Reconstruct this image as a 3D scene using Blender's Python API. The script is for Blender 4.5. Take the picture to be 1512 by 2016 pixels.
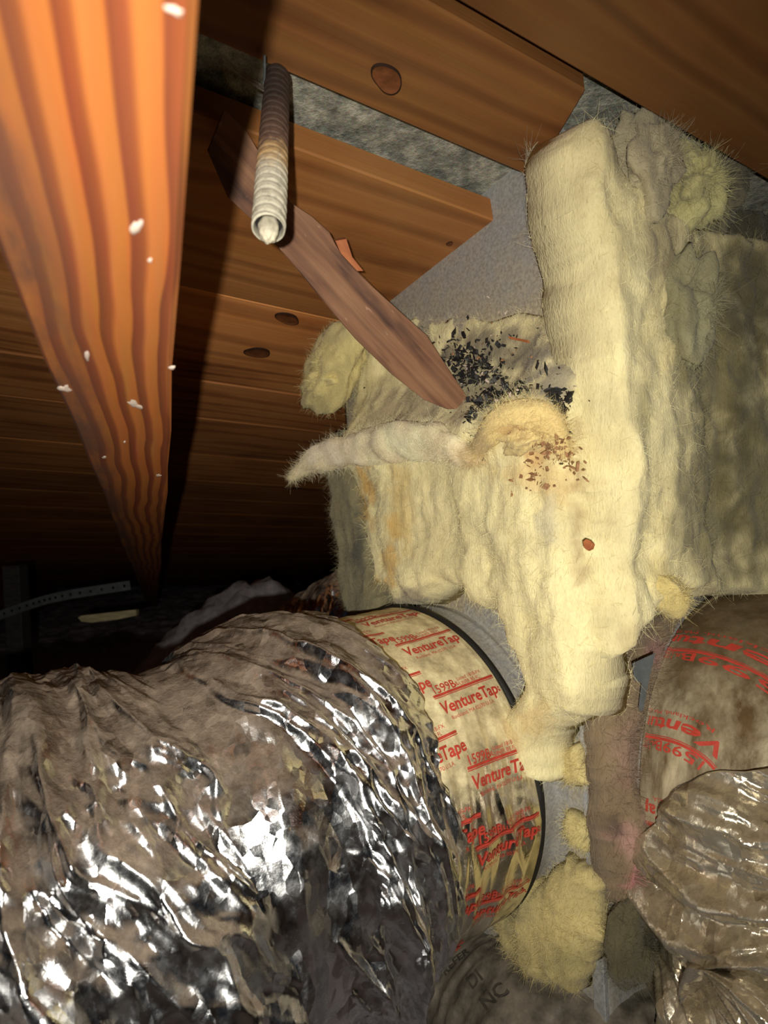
import bpy, math, random
import numpy as np
from mathutils import Matrix, Vector

for o in list(bpy.data.objects):
    bpy.data.objects.remove(o, do_unlink=True)
scene = bpy.context.scene
C = scene.collection
random.seed(7)
RNG = np.random.default_rng(7)

# ------------------------------------------------------------------ camera
W_, H_, F = 1512.0, 2016.0, 1250.0
CX, CY = 756.0, 1008.0
RHO = math.atan(0.052)
CR, SR = math.cos(RHO), math.sin(RHO)
CAMP = np.array([0.0, 0.0, 0.5])
cam_d = bpy.data.cameras.new('camera')
cam_d.sensor_fit = 'VERTICAL'
cam_d.sensor_height = 36.0
cam_d.lens = F / H_ * 36.0
cam_d.clip_start = 0.01
cam_d.clip_end = 50
cam_d.dof.use_dof = True
cam_d.dof.focus_distance = 0.46
cam_d.dof.aperture_fstop = 11.0
cam = bpy.data.objects.new('camera', cam_d)
C.objects.link(cam)
cam.matrix_world = Matrix(((CR, SR, 0, 0), (0, 0, -1, 0), (-SR, CR, 0, CAMP[2]), (0, 0, 0, 1)))
scene.camera = cam

# ------------------------------------------------------------------ world, flash, exposure
world = bpy.data.worlds.new('world')
scene.world = world
world.use_nodes = True
bg = world.node_tree.nodes['Background']
bg.inputs[0].default_value = (0.55, 0.7, 1.0, 1)
bg.inputs[1].default_value = 0.010
fl_d = bpy.data.lights.new('phone_flash', 'SPOT')
fl_d.energy = 11.8
fl_d.color = (1.0, 0.95, 0.84)
fl_d.shadow_soft_size = 0.003
fl_d.spot_size = math.radians(110)
fl_d.spot_blend = 1.0
flash = bpy.data.objects.new('phone_flash', fl_d)
C.objects.link(flash)
flash.location = (-0.008, -0.06, CAMP[2] - 0.016)
aim = Vector((0.03, 1.0, CAMP[2] - 0.03)) - Vector(flash.location)
flash.rotation_euler = aim.to_track_quat('-Z', 'Y').to_euler()
scene.view_settings.view_transform = 'Standard'
scene.view_settings.look = 'None'
scene.view_settings.exposure = 0.0
scene.view_settings.gamma = 1.0
scene.view_settings.use_curve_mapping = False


# ------------------------------------------------------------------ geometry helpers
def ray(x, y):
    a, b = (x - CX) / F, -(y - CY) / F
    return np.array([a * CR + b * SR, 1.0, -a * SR + b * CR])


def at(x, y, d):
    return CAMP + ray(x, y) * d


def proj(p):
    p = np.asarray(p, float) - CAMP
    a = p[..., 0] * CR - p[..., 2] * SR
    b = p[..., 0] * SR + p[..., 2] * CR
    d = np.maximum(p[..., 1], 1e-3)
    return np.stack([CX + F * a / d, CY - F * b / d], -1)


def unit(v):
    v = np.asarray(v, float)
    return v / np.linalg.norm(v)


def hit(x, y, P, N):
    r = ray(x, y)
    return CAMP + r * (((P - CAMP) @ N) / (r @ N))


def lin(r, g, b):
    def f(c):
        c /= 255.0
        return c / 12.92 if c <= 0.04045 else ((c + 0.055) / 1.055) ** 2.4
    return (f(r), f(g), f(b))


# ---- numpy noise
_G = np.array([(1, 1, 0), (-1, 1, 0), (1, -1, 0), (-1, -1, 0), (1, 0, 1), (-1, 0, 1), (1, 0, -1), (-1, 0, -1),
               (0, 1, 1), (0, -1, 1), (0, 1, -1), (0, -1, -1), (1, 1, 0), (-1, 1, 0), (0, -1, 1), (0, -1, -1)], float)


def _hash(ix, iy, iz, seed):
    h = (ix.astype(np.int64) * 374761393 + iy.astype(np.int64) * 668265263 + iz.astype(np.int64) * 2147483647 + seed * 974711) & 0xFFFFFFFF
    h = ((h ^ (h >> 13)) * 1274126177) & 0xFFFFFFFF
    h = ((h ^ (h >> 16)) * 2246822519) & 0xFFFFFFFF
    return h ^ (h >> 15)


def perlin(p, seed=0):
    p = np.asarray(p, float)
    i = np.floor(p)
    f = p - i
    u = f * f * f * (f * (f * 6 - 15) + 10)
    i = i.astype(np.int64)
    out = 0
    for dx in (0, 1):
        wx = u[..., 0] if dx else 1 - u[..., 0]
        for dy in (0, 1):
            wy = u[..., 1] if dy else 1 - u[..., 1]
            for dz in (0, 1):
                wz = u[..., 2] if dz else 1 - u[..., 2]
                g = _G[_hash(i[..., 0] + dx, i[..., 1] + dy, i[..., 2] + dz, seed) & 15]
                dd = g[..., 0] * (f[..., 0] - dx) + g[..., 1] * (f[..., 1] - dy) + g[..., 2] * (f[..., 2] - dz)
                out = out + wx * wy * wz * dd
    return out


def fbm(p, oct=4, seed=0, gain=0.5):
    p = np.asarray(p, float)
    s, a = 0, 1.0
    for k in range(oct):
        s = s + a * perlin(p * (2 ** k) + 17.3 * k, seed + k)
        a *= gain
    return s


def worley(p, seed=0):
    """2-D cell noise: distances to the nearest and second nearest point."""
    i = np.floor(p).astype(np.int64)
    f1 = np.full(p.shape[:-1], 9.0)
    f2 = np.full(p.shape[:-1], 9.0)
    z = np.zeros_like(i[..., 0])
    for dx in (-1, 0, 1):
        for dy in (-1, 0, 1):
            cx_, cy_ = i[..., 0] + dx, i[..., 1] + dy
            h = _hash(cx_, cy_, z, seed)
            qx = cx_ + (h & 1023) / 1023.0
            qy = cy_ + ((h >> 10) & 1023) / 1023.0
            d = np.hypot(p[..., 0] - qx, p[..., 1] - qy)
            f2 = np.where(d < f1, f1, np.minimum(f2, d))
            f1 = np.minimum(f1, d)
    return f1, f2


def sm(a, b, x):
    t = np.clip((x - a) / (b - a), 0, 1)
    return t * t * (3 - 2 * t)


# ---- objects
def mk(name, verts, faces, mat, parent=None, smooth=True, col=None, matrix=None):
    me = bpy.data.meshes.new(name)
    me.from_pydata([tuple(v) for v in verts], [], [tuple(f) for f in faces])
    me.materials.append(mat)
    if smooth:
        me.polygons.foreach_set('use_smooth', [True] * len(me.polygons))
    if col is not None:
        a = me.color_attributes.new('Col', 'FLOAT_COLOR', 'POINT')
        cc = np.ones((len(verts), 4), np.float32)
        cc[:, :3] = col
        a.data.foreach_set('color', cc.ravel())
    me.update()
    o = bpy.data.objects.new(name, me)
    C.objects.link(o)
    if matrix is not None:
        o.matrix_world = matrix
    if parent is not None:
        o.parent = parent
        o.matrix_parent_inverse = parent.matrix_world.inverted()
    return o


def tag(o, label=None, cat=None, group=None, kind=None):
    if label:
        o['label'] = label
    if cat:
        o['category'] = cat
    if group:
        o['group'] = group
    if kind:
        o['kind'] = kind
    return o


def thing(name, label, cat, loc, group=None):
    o = bpy.data.objects.new(name, None)
    o.empty_display_size = 0.03
    C.objects.link(o)
    o.matrix_world = Matrix.Translation(Vector(loc))
    return tag(o, label, cat, group)


def basis(X, Y, Z, O):
    return Matrix(((X[0], Y[0], Z[0], O[0]), (X[1], Y[1], Z[1], O[1]), (X[2], Y[2], Z[2], O[2]), (0, 0, 0, 1)))


def boxmesh(x0, x1, y0, y1, z0, z1, bev=0.002, skew=(0, 0)):
    """Chamfered box; skew shears the two x ends along y."""
    b = bev
    v, idx = [], {}
    for sx in (0, 1):
        for sy in (0, 1):
            for sz in (0, 1):
                X, Y, Z = (x0, x1)[sx], (y0, y1)[sy], (z0, z1)[sz]
                ix, iy, iz = (1, -1)[sx] * b, (1, -1)[sy] * b, (1, -1)[sz] * b
                for k, (a, c_, e) in enumerate(((0, iy, iz), (ix, 0, iz), (ix, iy, 0))):
                    idx[(sx, sy, sz, k)] = len(v)
                    v.append([X + a, Y + c_, Z + e])
    v = np.array(v)
    if skew != (0, 0):
        t = (v[:, 1] - y0) / (y1 - y0)
        endw = (v[:, 0] - x0) / (x1 - x0)
        v[:, 0] += t * (skew[0] * (1 - endw) + skew[1] * endw)
    f = []
    g = lambda *a: idx[a]
    for s in (0, 1):
        q = [g(s, 0, 0, 0), g(s, 0, 1, 0), g(s, 1, 1, 0), g(s, 1, 0, 0)]
        f.append(q if s == 0 else q[::-1])
        q = [g(0, s, 0, 1), g(1, s, 0, 1), g(1, s, 1, 1), g(0, s, 1, 1)]
        f.append(q if s == 0 else q[::-1])
        q = [g(0, 0, s, 2), g(0, 1, s, 2), g(1, 1, s, 2), g(1, 0, s, 2)]
        f.append(q if s == 0 else q[::-1])
    for a in (0, 1):
        for c_ in (0, 1):
            par = (a + c_) % 2
            q = [g(a, c_, 0, 0), g(a, c_, 1, 0), g(a, c_, 1, 1), g(a, c_, 0, 1)]
            f.append(q if par == 1 else q[::-1])
            q = [g(a, 0, c_, 0), g(a, 1, c_, 0), g(a, 1, c_, 2), g(a, 0, c_, 2)]
            f.append(q if par == 0 else q[::-1])
            q = [g(0, a, c_, 1), g(1, a, c_, 1), g(1, a, c_, 2), g(0, a, c_, 2)]
            f.append(q if par == 1 else q[::-1])
    for a in (0, 1):
        for c_ in (0, 1):
            for e in (0, 1):
                t = [g(a, c_, e, 0), g(a, c_, e, 1), g(a, c_, e, 2)]
                f.append(t if (a + c_ + e) % 2 == 1 else t[::-1])
    return v, f


# ------------------------------------------------------------------ materials
def newmat(name):
    m = bpy.data.materials.new(name)
    m.use_nodes = True
    nt = m.node_tree
    return m, nt, nt.nodes['Principled BSDF']


def N(nt, t, **kw):
    n = nt.nodes.new(t)
    for k, v in kw.items():
        setattr(n, k, v)
    return n


def setin(n, **kw):
    for k, v in kw.items():
        n.inputs[k.replace('_', ' ')].default_value = v


def ramp(nt, stops, interp='LINEAR'):
    r = N(nt, 'ShaderNodeValToRGB')
    r.color_ramp.interpolation = interp
    el = r.color_ramp.elements
    while len(el) < len(stops):
        el.new(0.5)
    for e, (p, c) in zip(el, stops):
        e.position = p
        e.color = (*c, 1) if len(c) == 3 else c
    return r


def noise_node(nt, vec, scale, detail=4, rough=0.55, dist=0.0):
    n = N(nt, 'ShaderNodeTexNoise')
    setin(n, Scale=scale, Detail=detail, Roughness=rough, Distortion=dist)
    nt.links.new(vec, n.inputs['Vector'])
    return n


def mapping(nt, vec, scale=(1, 1, 1), rot=(0, 0, 0), loc=(0, 0, 0)):
    m = N(nt, 'ShaderNodeMapping')
    m.inputs['Scale'].default_value = scale
    m.inputs['Rotation'].default_value = rot
    m.inputs['Location'].default_value = loc
    nt.links.new(vec, m.inputs['Vector'])
    return m.outputs[0]


def mixc(nt, fac, a, b, mode='MIX'):
    m = N(nt, 'ShaderNodeMix', data_type='RGBA', blend_type=mode)
    for sock, v in ((m.inputs[0], fac), (m.inputs[6], a), (m.inputs[7], b)):
        if hasattr(v, 'links') or isinstance(v, bpy.types.NodeSocket):
            nt.links.new(v, sock)
        elif isinstance(v, (int, float)):
            sock.default_value = v
        else:
            sock.default_value = (*v, 1)
    return m.outputs[2]


def bump(nt, h, strength, dist, bsdf, prev=None):
    b = N(nt, 'ShaderNodeBump')
    setin(b, Strength=strength, Distance=dist)
    nt.links.new(h, b.inputs['Height'])
    if prev is not None:
        nt.links.new(prev, b.inputs['Normal'])
    nt.links.new(b.outputs[0], bsdf.inputs['Normal'])
    return b.outputs[0]


def rndvec(nt, vec):
    oi = N(nt, 'ShaderNodeObjectInfo')
    ml = N(nt, 'ShaderNodeMath', operation='MULTIPLY')
    ml.inputs[1].default_value = 37.0
    nt.links.new(oi.outputs['Random'], ml.inputs[0])
    ad = N(nt, 'ShaderNodeVectorMath', operation='ADD')
    nt.links.new(vec, ad.inputs[0])
    nt.links.new(ml.outputs[0], ad.inputs[1])
    return ad.outputs[0], oi.outputs['Random']


def mat_plank():
    m, nt, b = newmat('plank_wood')
    tc = N(nt, 'ShaderNodeTexCoord')
    v, rnd = rndvec(nt, tc.outputs['Object'])
    warp = noise_node(nt, mapping(nt, v, (3, 9, 9)), 1.0, 2)
    wv = N(nt, 'ShaderNodeTexWave', wave_type='BANDS', bands_direction='Y', wave_profile='SIN')
    setin(wv, Scale=9.0, Distortion=16.0, Detail=3.0)
    wv.inputs['Detail Scale'].default_value = 0.7
    nt.links.new(mapping(nt, v, (0.16, 1, 1)), wv.inputs['Vector'])
    fine = noise_node(nt, mapping(nt, v, (6, 260, 260)), 1.0, 5, 0.6)
    blot = noise_node(nt, mapping(nt, v, (5, 9, 9)), 1.0, 5, 0.6)
    r1 = ramp(nt, [(0.0, lin(166, 108, 62)), (0.55, lin(182, 120, 70)), (0.85, lin(150, 92, 52)), (1.0, lin(118, 70, 40))])
    nt.links.new(wv.outputs['Fac'], r1.inputs[0])
    c = mixc(nt, 0.35, r1.outputs[0], fine.outputs['Color'], 'SOFT_LIGHT')
    r2 = ramp(nt, [(0.30, lin(84, 50, 30)), (0.5, lin(176, 116, 66)), (0.72, lin(194, 140, 90))])
    nt.links.new(blot.outputs['Fac'], r2.inputs[0])
    c = mixc(nt, 0.45, c, r2.outputs[0])
    # weathering and dust differ from board to board
    r3 = ramp(nt, [(0.0, (0.72, 0.72, 0.74)), (1.0, (1.05, 1.0, 0.95))])
    nt.links.new(rnd, r3.inputs[0])
    c = mixc(nt, 0.8, c, r3.outputs[0], 'MULTIPLY')
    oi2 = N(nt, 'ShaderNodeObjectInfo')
    c = mixc(nt, 1.0, c, oi2.outputs['Color'], 'MULTIPLY')  # board tint that paints out the flash's falloff
    nt.links.new(c, b.inputs['Base Color'])
    setin(b, Roughness=0.62)
    b.inputs['Specular IOR Level'].default_value = 0.3
    bump(nt, fine.outputs['Fac'], 0.35, 0.0012, b)
    return m


def mat_rafter():
    m, nt, b = newmat('rafter_wood')
    tc = N(nt, 'ShaderNodeTexCoord')
    v = tc.outputs['Object']
    wob = noise_node(nt, mapping(nt, v, (7.0, 16, 16)), 1.0, 2, 0.5)
    ml = N(nt, 'ShaderNodeVectorMath', operation='SCALE')
    ml.inputs['Scale'].default_value = 0.016
    sb = N(nt, 'ShaderNodeVectorMath', operation='SUBTRACT')
    sb.inputs[1].default_value = (0.5, 0.5, 0.5)
    nt.links.new(wob.outputs['Color'], sb.inputs[0])
    nt.links.new(sb.outputs[0], ml.inputs[0])
    ad = N(nt, 'ShaderNodeVectorMath', operation='ADD')
    nt.links.new(v, ad.inputs[0])
    nt.links.new(ml.outputs[0], ad.inputs[1])
    wv = N(nt, 'ShaderNodeTexWave', wave_type='BANDS', bands_direction='Y', wave_profile='SAW')
    setin(wv, Scale=34.0, Distortion=0.0)
    nt.links.new(mapping(nt, ad.outputs[0], (0.2, 1, 0.6)), wv.inputs['Vector'])
    r1 = ramp(nt, [(0.0, lin(164, 96, 46)), (0.45, lin(170, 102, 52)), (0.62, lin(130, 70, 40)), (0.93, lin(112, 58, 36)), (1.0, lin(156, 90, 44))])
    nt.links.new(wv.outputs['Fac'], r1.inputs[0])
    fine = noise_node(nt, mapping(nt, v, (12, 260, 260)), 1.0, 4)
    c = mixc(nt, 0.3, r1.outputs[0], fine.outputs['Color'], 'SOFT_LIGHT')
    # grey dirt rubbed along one arris and in patches
    sx = N(nt, 'ShaderNodeSeparateXYZ')
    nt.links.new(v, sx.inputs[0])
    pat = noise_node(nt, mapping(nt, v, (9, 30, 30)), 1.0, 5, 0.65)
    mr = N(nt, 'ShaderNodeMapRange', interpolation_type='SMOOTHSTEP')
    mr.inputs[1].default_value, mr.inputs[2].default_value = 0.000, 0.020
    nt.links.new(sx.outputs['Y'], mr.inputs[0])
    pr = N(nt, 'ShaderNodeMapRange')
    pr.inputs[1].default_value, pr.inputs[2].default_value = 0.28, 0.56
    nt.links.new(pat.outputs['Fac'], pr.inputs[0])
    mm = N(nt, 'ShaderNodeMath', operation='MULTIPLY')
    nt.links.new(mr.outputs[0], mm.inputs[0])
    nt.links.new(pr.outputs[0], mm.inputs[1])
    c = mixc(nt, mm.outputs[0], c, lin(96, 66, 52))
    nt.links.new(c, b.inputs['Base Color'])
    setin(b, Roughness=0.5)
    b.inputs['Specular IOR Level'].default_value = 0.3
    bump(nt, fine.outputs['Fac'], 0.2, 0.001, b)
    return m


def mat_stick():
    m, nt, b = newmat('old_lath_wood')
    tc = N(nt, 'ShaderNodeTexCoord')
    v = tc.outputs['Object']
    st = noise_node(nt, mapping(nt, v, (5, 130, 130)), 1.0, 5, 0.6, 0.4)
    r1 = ramp(nt, [(0.32, lin(58, 34, 26)), (0.46, lin(112, 74, 52)), (0.58, lin(146, 104, 74)), (0.72, lin(88, 54, 40))])
    nt.links.new(st.outputs['Fac'], r1.inputs[0])
    bl = noise_node(nt, mapping(nt, v, (14, 55, 55)), 1.0, 3, 0.5)
    r2 = ramp(nt, [(0.40, lin(40, 24, 26)), (0.48, lin(120, 82, 58)), (0.7, lin(150, 112, 82))])
    nt.links.new(bl.outputs['Fac'], r2.inputs[0])
    c = mixc(nt, 0.5, r1.outputs[0], r2.outputs[0])
    dust = noise_node(nt, mapping(nt, v, (60, 150, 150)), 1.0, 3, 0.6)
    dr = ramp(nt, [(0.66, (0, 0, 0)), (0.74, (1, 1, 1))])
    nt.links.new(dust.outputs['Fac'], dr.inputs[0])
    f = N(nt, 'ShaderNodeMath', operation='MULTIPLY')
    f.inputs[1].default_value = 0.45
    nt.links.new(dr.outputs[0], f.inputs[0])
    c = mixc(nt, f.outputs[0], c, lin(196, 164, 136))
    nt.links.new(c, b.inputs['Base Color'])
    setin(b, Roughness=0.75)
    bump(nt, st.outputs['Fac'], 0.5, 0.002, b)
    return m


def mat_plainwood(name, c1, c2):
    m, nt, b = newmat(name)
    tc = N(nt, 'ShaderNodeTexCoord')
    st = noise_node(nt, mapping(nt, tc.outputs['Object'], (40, 150, 150)), 1.0, 4)
    r = ramp(nt, [(0.3, c1), (0.7, c2)])
    nt.links.new(st.outputs['Fac'], r.inputs[0])
    nt.links.new(r.outputs[0], b.inputs['Base Color'])
    setin(b, Roughness=0.75)
    return m


def mat_fibre(name, fine=0.5, vert=True):
    """Glass-wool: vertex colour gives the wool's own tint and stains, the nodes the fibre relief."""
    m, nt, b = newmat(name)
    at_ = N(nt, 'ShaderNodeAttribute', attribute_name='Col')
    tc = N(nt, 'ShaderNodeTexCoord')
    v = tc.outputs['Object']
    n1 = noise_node(nt, mapping(nt, v, (150, 150, 26) if vert else (90, 90, 90)), 1.0, 5, 0.65, 0.8)
    n2 = noise_node(nt, mapping(nt, v, (900, 900, 300) if vert else (700, 700, 700)), 1.0, 3, 0.6)
    n3 = noise_node(nt, mapping(nt, v, (38, 38, 22)), 1.0, 4, 0.6)
    r1 = ramp(nt, [(0.22, (0.70, 0.67, 0.62)), (0.45, (0.95, 0.94, 0.92)), (0.75, (1.05, 1.05, 1.02))])
    nt.links.new(n1.outputs['Fac'], r1.inputs[0])
    c = mixc(nt, fine, at_.outputs['Color'], r1.outputs[0], 'MULTIPLY')
    r3 = ramp(nt, [(0.3, (0.82, 0.79, 0.74)), (0.55, (1, 1, 1))])
    nt.links.new(n3.outputs['Fac'], r3.inputs[0])
    c = mixc(nt, 0.8, c, r3.outputs[0], 'MULTIPLY')
    r4 = ramp(nt, [(0.28, (0.78, 0.76, 0.72)), (0.5, (1, 1, 1))])
    nt.links.new(n2.outputs['Fac'], r4.inputs[0])
    c = mixc(nt, 0.6, c, r4.outputs[0], 'MULTIPLY')
    nt.links.new(c, b.inputs['Base Color'])
    setin(b, Roughness=1.0)
    b.inputs['Specular IOR Level'].default_value = 0.05
    b.inputs['Sheen Weight'].default_value = 0.15
    b.inputs['Subsurface Weight'].default_value = 0.2
    b.inputs['Subsurface Radius'].default_value = (1.0, 0.85, 0.5)
    b.inputs['Subsurface Scale'].default_value = 0.006
    p = bump(nt, n1.outputs['Fac'], 0.35, 0.003, b)
    bump(nt, n2.outputs['Fac'], 0.55, 0.0014, b, p)
    return m


def mat_fuzz():
    m, nt, b = newmat('wool_fuzz')
    at_ = N(nt, 'ShaderNodeAttribute', attribute_name='Col')
    nt.links.new(at_.outputs['Color'], b.inputs['Base Color'])
    setin(b, Roughness=0.9)
    b.inputs['Specular IOR Level'].default_value = 0.1
    return m


def mat_foil(name, base, covercol, dust_refl_lo, dust_refl_hi, amount, rough=(0.14, 0.36), metallic=1.0, tint=None, facet=0.0, tscale=(14, 14, 14)):
    """Metallised film; upward faces get real dust, on plain tape a painted cream reflection."""
    m, nt, b = newmat(name)
    tc = N(nt, 'ShaderNodeTexCoord')
    v = tc.outputs['Object']
    geo = N(nt, 'ShaderNodeNewGeometry')
    sx = N(nt, 'ShaderNodeSeparateXYZ')
    nt.links.new(geo.outputs['Normal'], sx.inputs[0])
    nz = noise_node(nt, v, 26.0, 6, 0.7)
    mr = N(nt, 'ShaderNodeMapRange', interpolation_type='SMOOTHSTEP')
    mr.inputs[1].default_value, mr.inputs[2].default_value = dust_refl_lo, dust_refl_hi
    ad = N(nt, 'ShaderNodeMath', operation='ADD')
    sc = N(nt, 'ShaderNodeMath', operation='MULTIPLY_ADD')
    sc.inputs[1].default_value = 1.3
    sc.inputs[2].default_value = -0.65
    nt.links.new(nz.outputs['Fac'], sc.inputs[0])
    nt.links.new(sx.outputs['Z'], ad.inputs[0])
    nt.links.new(sc.outputs[0], ad.inputs[1])
    nt.links.new(ad.outputs[0], mr.inputs[0])
    fa = N(nt, 'ShaderNodeMath', operation='MULTIPLY')
    fa.inputs[1].default_value = amount
    nt.links.new(mr.outputs[0], fa.inputs[0])
    n2 = noise_node(nt, v, 70.0, 5, 0.7)
    rr = N(nt, 'ShaderNodeMapRange')
    rr.inputs[1].default_value, rr.inputs[2].default_value = 0.35, 0.68
    rr.inputs[3].default_value, rr.inputs[4].default_value = rough
    nt.links.new(n2.outputs['Fac'], rr.inputs[0])
    nt.links.new(rr.outputs[0], b.inputs['Roughness'])
    b.inputs['Metallic'].default_value = metallic
    if tint:
        n4 = noise_node(nt, mapping(nt, v, tscale), 1.0, 5, 0.65)
        rt = ramp(nt, [(0.35, base), (0.65, tint)])
        nt.links.new(n4.outputs['Fac'], rt.inputs[0])
        nt.links.new(rt.outputs[0], b.inputs['Base Color'])
    else:
        b.inputs['Base Color'].default_value = (*base, 1)
    dn = noise_node(nt, v, 55.0, 6, 0.75)
    dr = ramp(nt, [(0.3, tuple(0.45 * c for c in covercol)), (0.55, covercol), (0.75, tuple(min(1, 1.6 * c) for c in covercol))])
    nt.links.new(dn.outputs['Fac'], dr.inputs[0])
    d = N(nt, 'ShaderNodeBsdfDiffuse')
    nt.links.new(dr.outputs[0], d.inputs['Color'])
    mx = N(nt, 'ShaderNodeMixShader')
    nt.links.new(fa.outputs[0], mx.inputs[0])
    nt.links.new(b.outputs[0], mx.inputs[1])
    nt.links.new(d.outputs[0], mx.inputs[2])
    nt.links.new(mx.outputs[0], nt.nodes['Material Output'].inputs['Surface'])
    bo = bump(nt, n2.outputs['Fac'], 0.25, 0.002, b)
    if facet:
        # small flat creased facets of the crumpled film
        wn = noise_node(nt, v, 30.0, 3, 0.6)
        acc = None
        for (scl, k_) in (((70, 70, 24), facet), ((170, 170, 80), facet * 0.55)):
            av = N(nt, 'ShaderNodeVectorMath', operation='MULTIPLY_ADD')
            nt.links.new(wn.outputs['Color'], av.inputs[0])
            av.inputs[1].default_value = (0.9, 0.9, 0.9)
            nt.links.new(mapping(nt, v, scl), av.inputs[2])
            vo = N(nt, 'ShaderNodeTexVoronoi')
            vo.inputs['Scale'].default_value = 1.0
            nt.links.new(av.outputs[0], vo.inputs['Vector'])
            sb = N(nt, 'ShaderNodeVectorMath', operation='SUBTRACT')
            sb.inputs[1].default_value = (0.5, 0.5, 0.5)
            nt.links.new(vo.outputs['Color'], sb.inputs[0])
            sv = N(nt, 'ShaderNodeVectorMath', operation='SCALE')
            sv.inputs['Scale'].default_value = k_
            nt.links.new(sb.outputs[0], sv.inputs[0])
            if acc is None:
                acc = sv.outputs[0]
            else:
                a2 = N(nt, 'ShaderNodeVectorMath', operation='ADD')
                nt.links.new(acc, a2.inputs[0])
                nt.links.new(sv.outputs[0], a2.inputs[1])
                acc = a2.outputs[0]
        a3 = N(nt, 'ShaderNodeVectorMath', operation='ADD')
        nt.links.new(bo, a3.inputs[0])
        nt.links.new(acc, a3.inputs[1])
        nn = N(nt, 'ShaderNodeVectorMath', operation='NORMALIZE')
        nt.links.new(a3.outputs[0], nn.inputs[0])
        nt.links.new(nn.outputs[0], b.inputs['Normal'])
        db = N(nt, 'ShaderNodeBump')
        setin(db, Strength=0.6, Distance=0.004)
        nt.links.new(dn.outputs['Fac'], db.inputs['Height'])
        nt.links.new(nn.outputs[0], db.inputs['Normal'])
        nt.links.new(db.outputs[0], d.inputs['Normal'])
    return m


def mat_metal(name, base, covercol, rough=0.45, metallic=0.75):
    m, nt, b = newmat(name)
    tc = N(nt, 'ShaderNodeTexCoord')
    v = tc.outputs['Object']
    at_ = N(nt, 'ShaderNodeAttribute', attribute_name='Col')
    n1 = noise_node(nt, v, 60.0, 6, 0.7)
    n2 = noise_node(nt, v, 420.0, 3, 0.6)
    sp = ramp(nt, [(0.35, tuple(0.8 * c for c in base)), (0.65, tuple(1.15 * c for c in base))])
    nt.links.new(n2.outputs['Fac'], sp.inputs[0])
    # dust coverage stored on the mesh, broken up by noise
    mul = N(nt, 'ShaderNodeMath', operation='MULTIPLY_ADD')
    mul.inputs[1].default_value = 1.6
    mul.inputs[2].default_value = -0.8
    nt.links.new(n1.outputs['Fac'], mul.inputs[0])
    sep = N(nt, 'ShaderNodeSeparateColor')
    nt.links.new(at_.outputs['Color'], sep.inputs[0])
    ad = N(nt, 'ShaderNodeMath', operation='ADD', use_clamp=True)
    nt.links.new(sep.outputs[0], ad.inputs[0])
    nt.links.new(mul.outputs[0], ad.inputs[1])
    dr = ramp(nt, [(0.3, tuple(0.6 * c for c in covercol)), (0.6, covercol), (0.8, (0.42, 0.38, 0.2))])
    nt.links.new(n2.outputs['Fac'], dr.inputs[0])
    d = N(nt, 'ShaderNodeBsdfDiffuse')
    nt.links.new(dr.outputs[0], d.inputs['Color'])
    nt.links.new(sp.outputs[0], b.inputs['Base Color'])
    setin(b, Roughness=rough, Metallic=metallic)
    mx = N(nt, 'ShaderNodeMixShader')
    nt.links.new(ad.outputs[0], mx.inputs[0])
    nt.links.new(b.outputs[0], mx.inputs[1])
    nt.links.new(d.outputs[0], mx.inputs[2])
    nt.links.new(mx.outputs[0], nt.nodes['Material Output'].inputs['Surface'])
    bump(nt, n1.outputs['Fac'], 0.15, 0.001, b)
    return m


def mat_simple(name, col, rough=0.8, metallic=0.0, var=0.25, scale=80.0, spec=0.3):
    m, nt, b = newmat(name)
    tc = N(nt, 'ShaderNodeTexCoord')
    n1 = noise_node(nt, tc.outputs['Object'], scale, 5, 0.65)
    r = ramp(nt, [(0.3, tuple(c * (1 - var) for c in col)), (0.7, tuple(min(1, c * (1 + var)) for c in col))])
    nt.links.new(n1.outputs['Fac'], r.inputs[0])
    nt.links.new(r.outputs[0], b.inputs['Base Color'])
    setin(b, Roughness=rough, Metallic=metallic)
    b.inputs['Specular IOR Level'].default_value = spec
    bump(nt, n1.outputs['Fac'], 0.3, 0.002, b)
    return m


def mat_felt():
    m, nt, b = newmat('mineral_felt')
    tc = N(nt, 'ShaderNodeTexCoord')
    v = tc.outputs['Object']
    n1 = noise_node(nt, v, 75.0, 6, 0.75)
    n2 = noise_node(nt, v, 500.0, 3, 0.6)
    r = ramp(nt, [(0.3, lin(76, 78, 72)), (0.5, lin(146, 146, 134)), (0.7, lin(206, 202, 184))])
    nt.links.new(n1.outputs['Fac'], r.inputs[0])
    c = mixc(nt, 0.5, r.outputs[0], n2.outputs['Color'], 'SOFT_LIGHT')
    nt.links.new(c, b.inputs['Base Color'])
    setin(b, Roughness=0.9)
    bump(nt, n1.outputs['Fac'], 0.8, 0.006, b)
    return m


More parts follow.
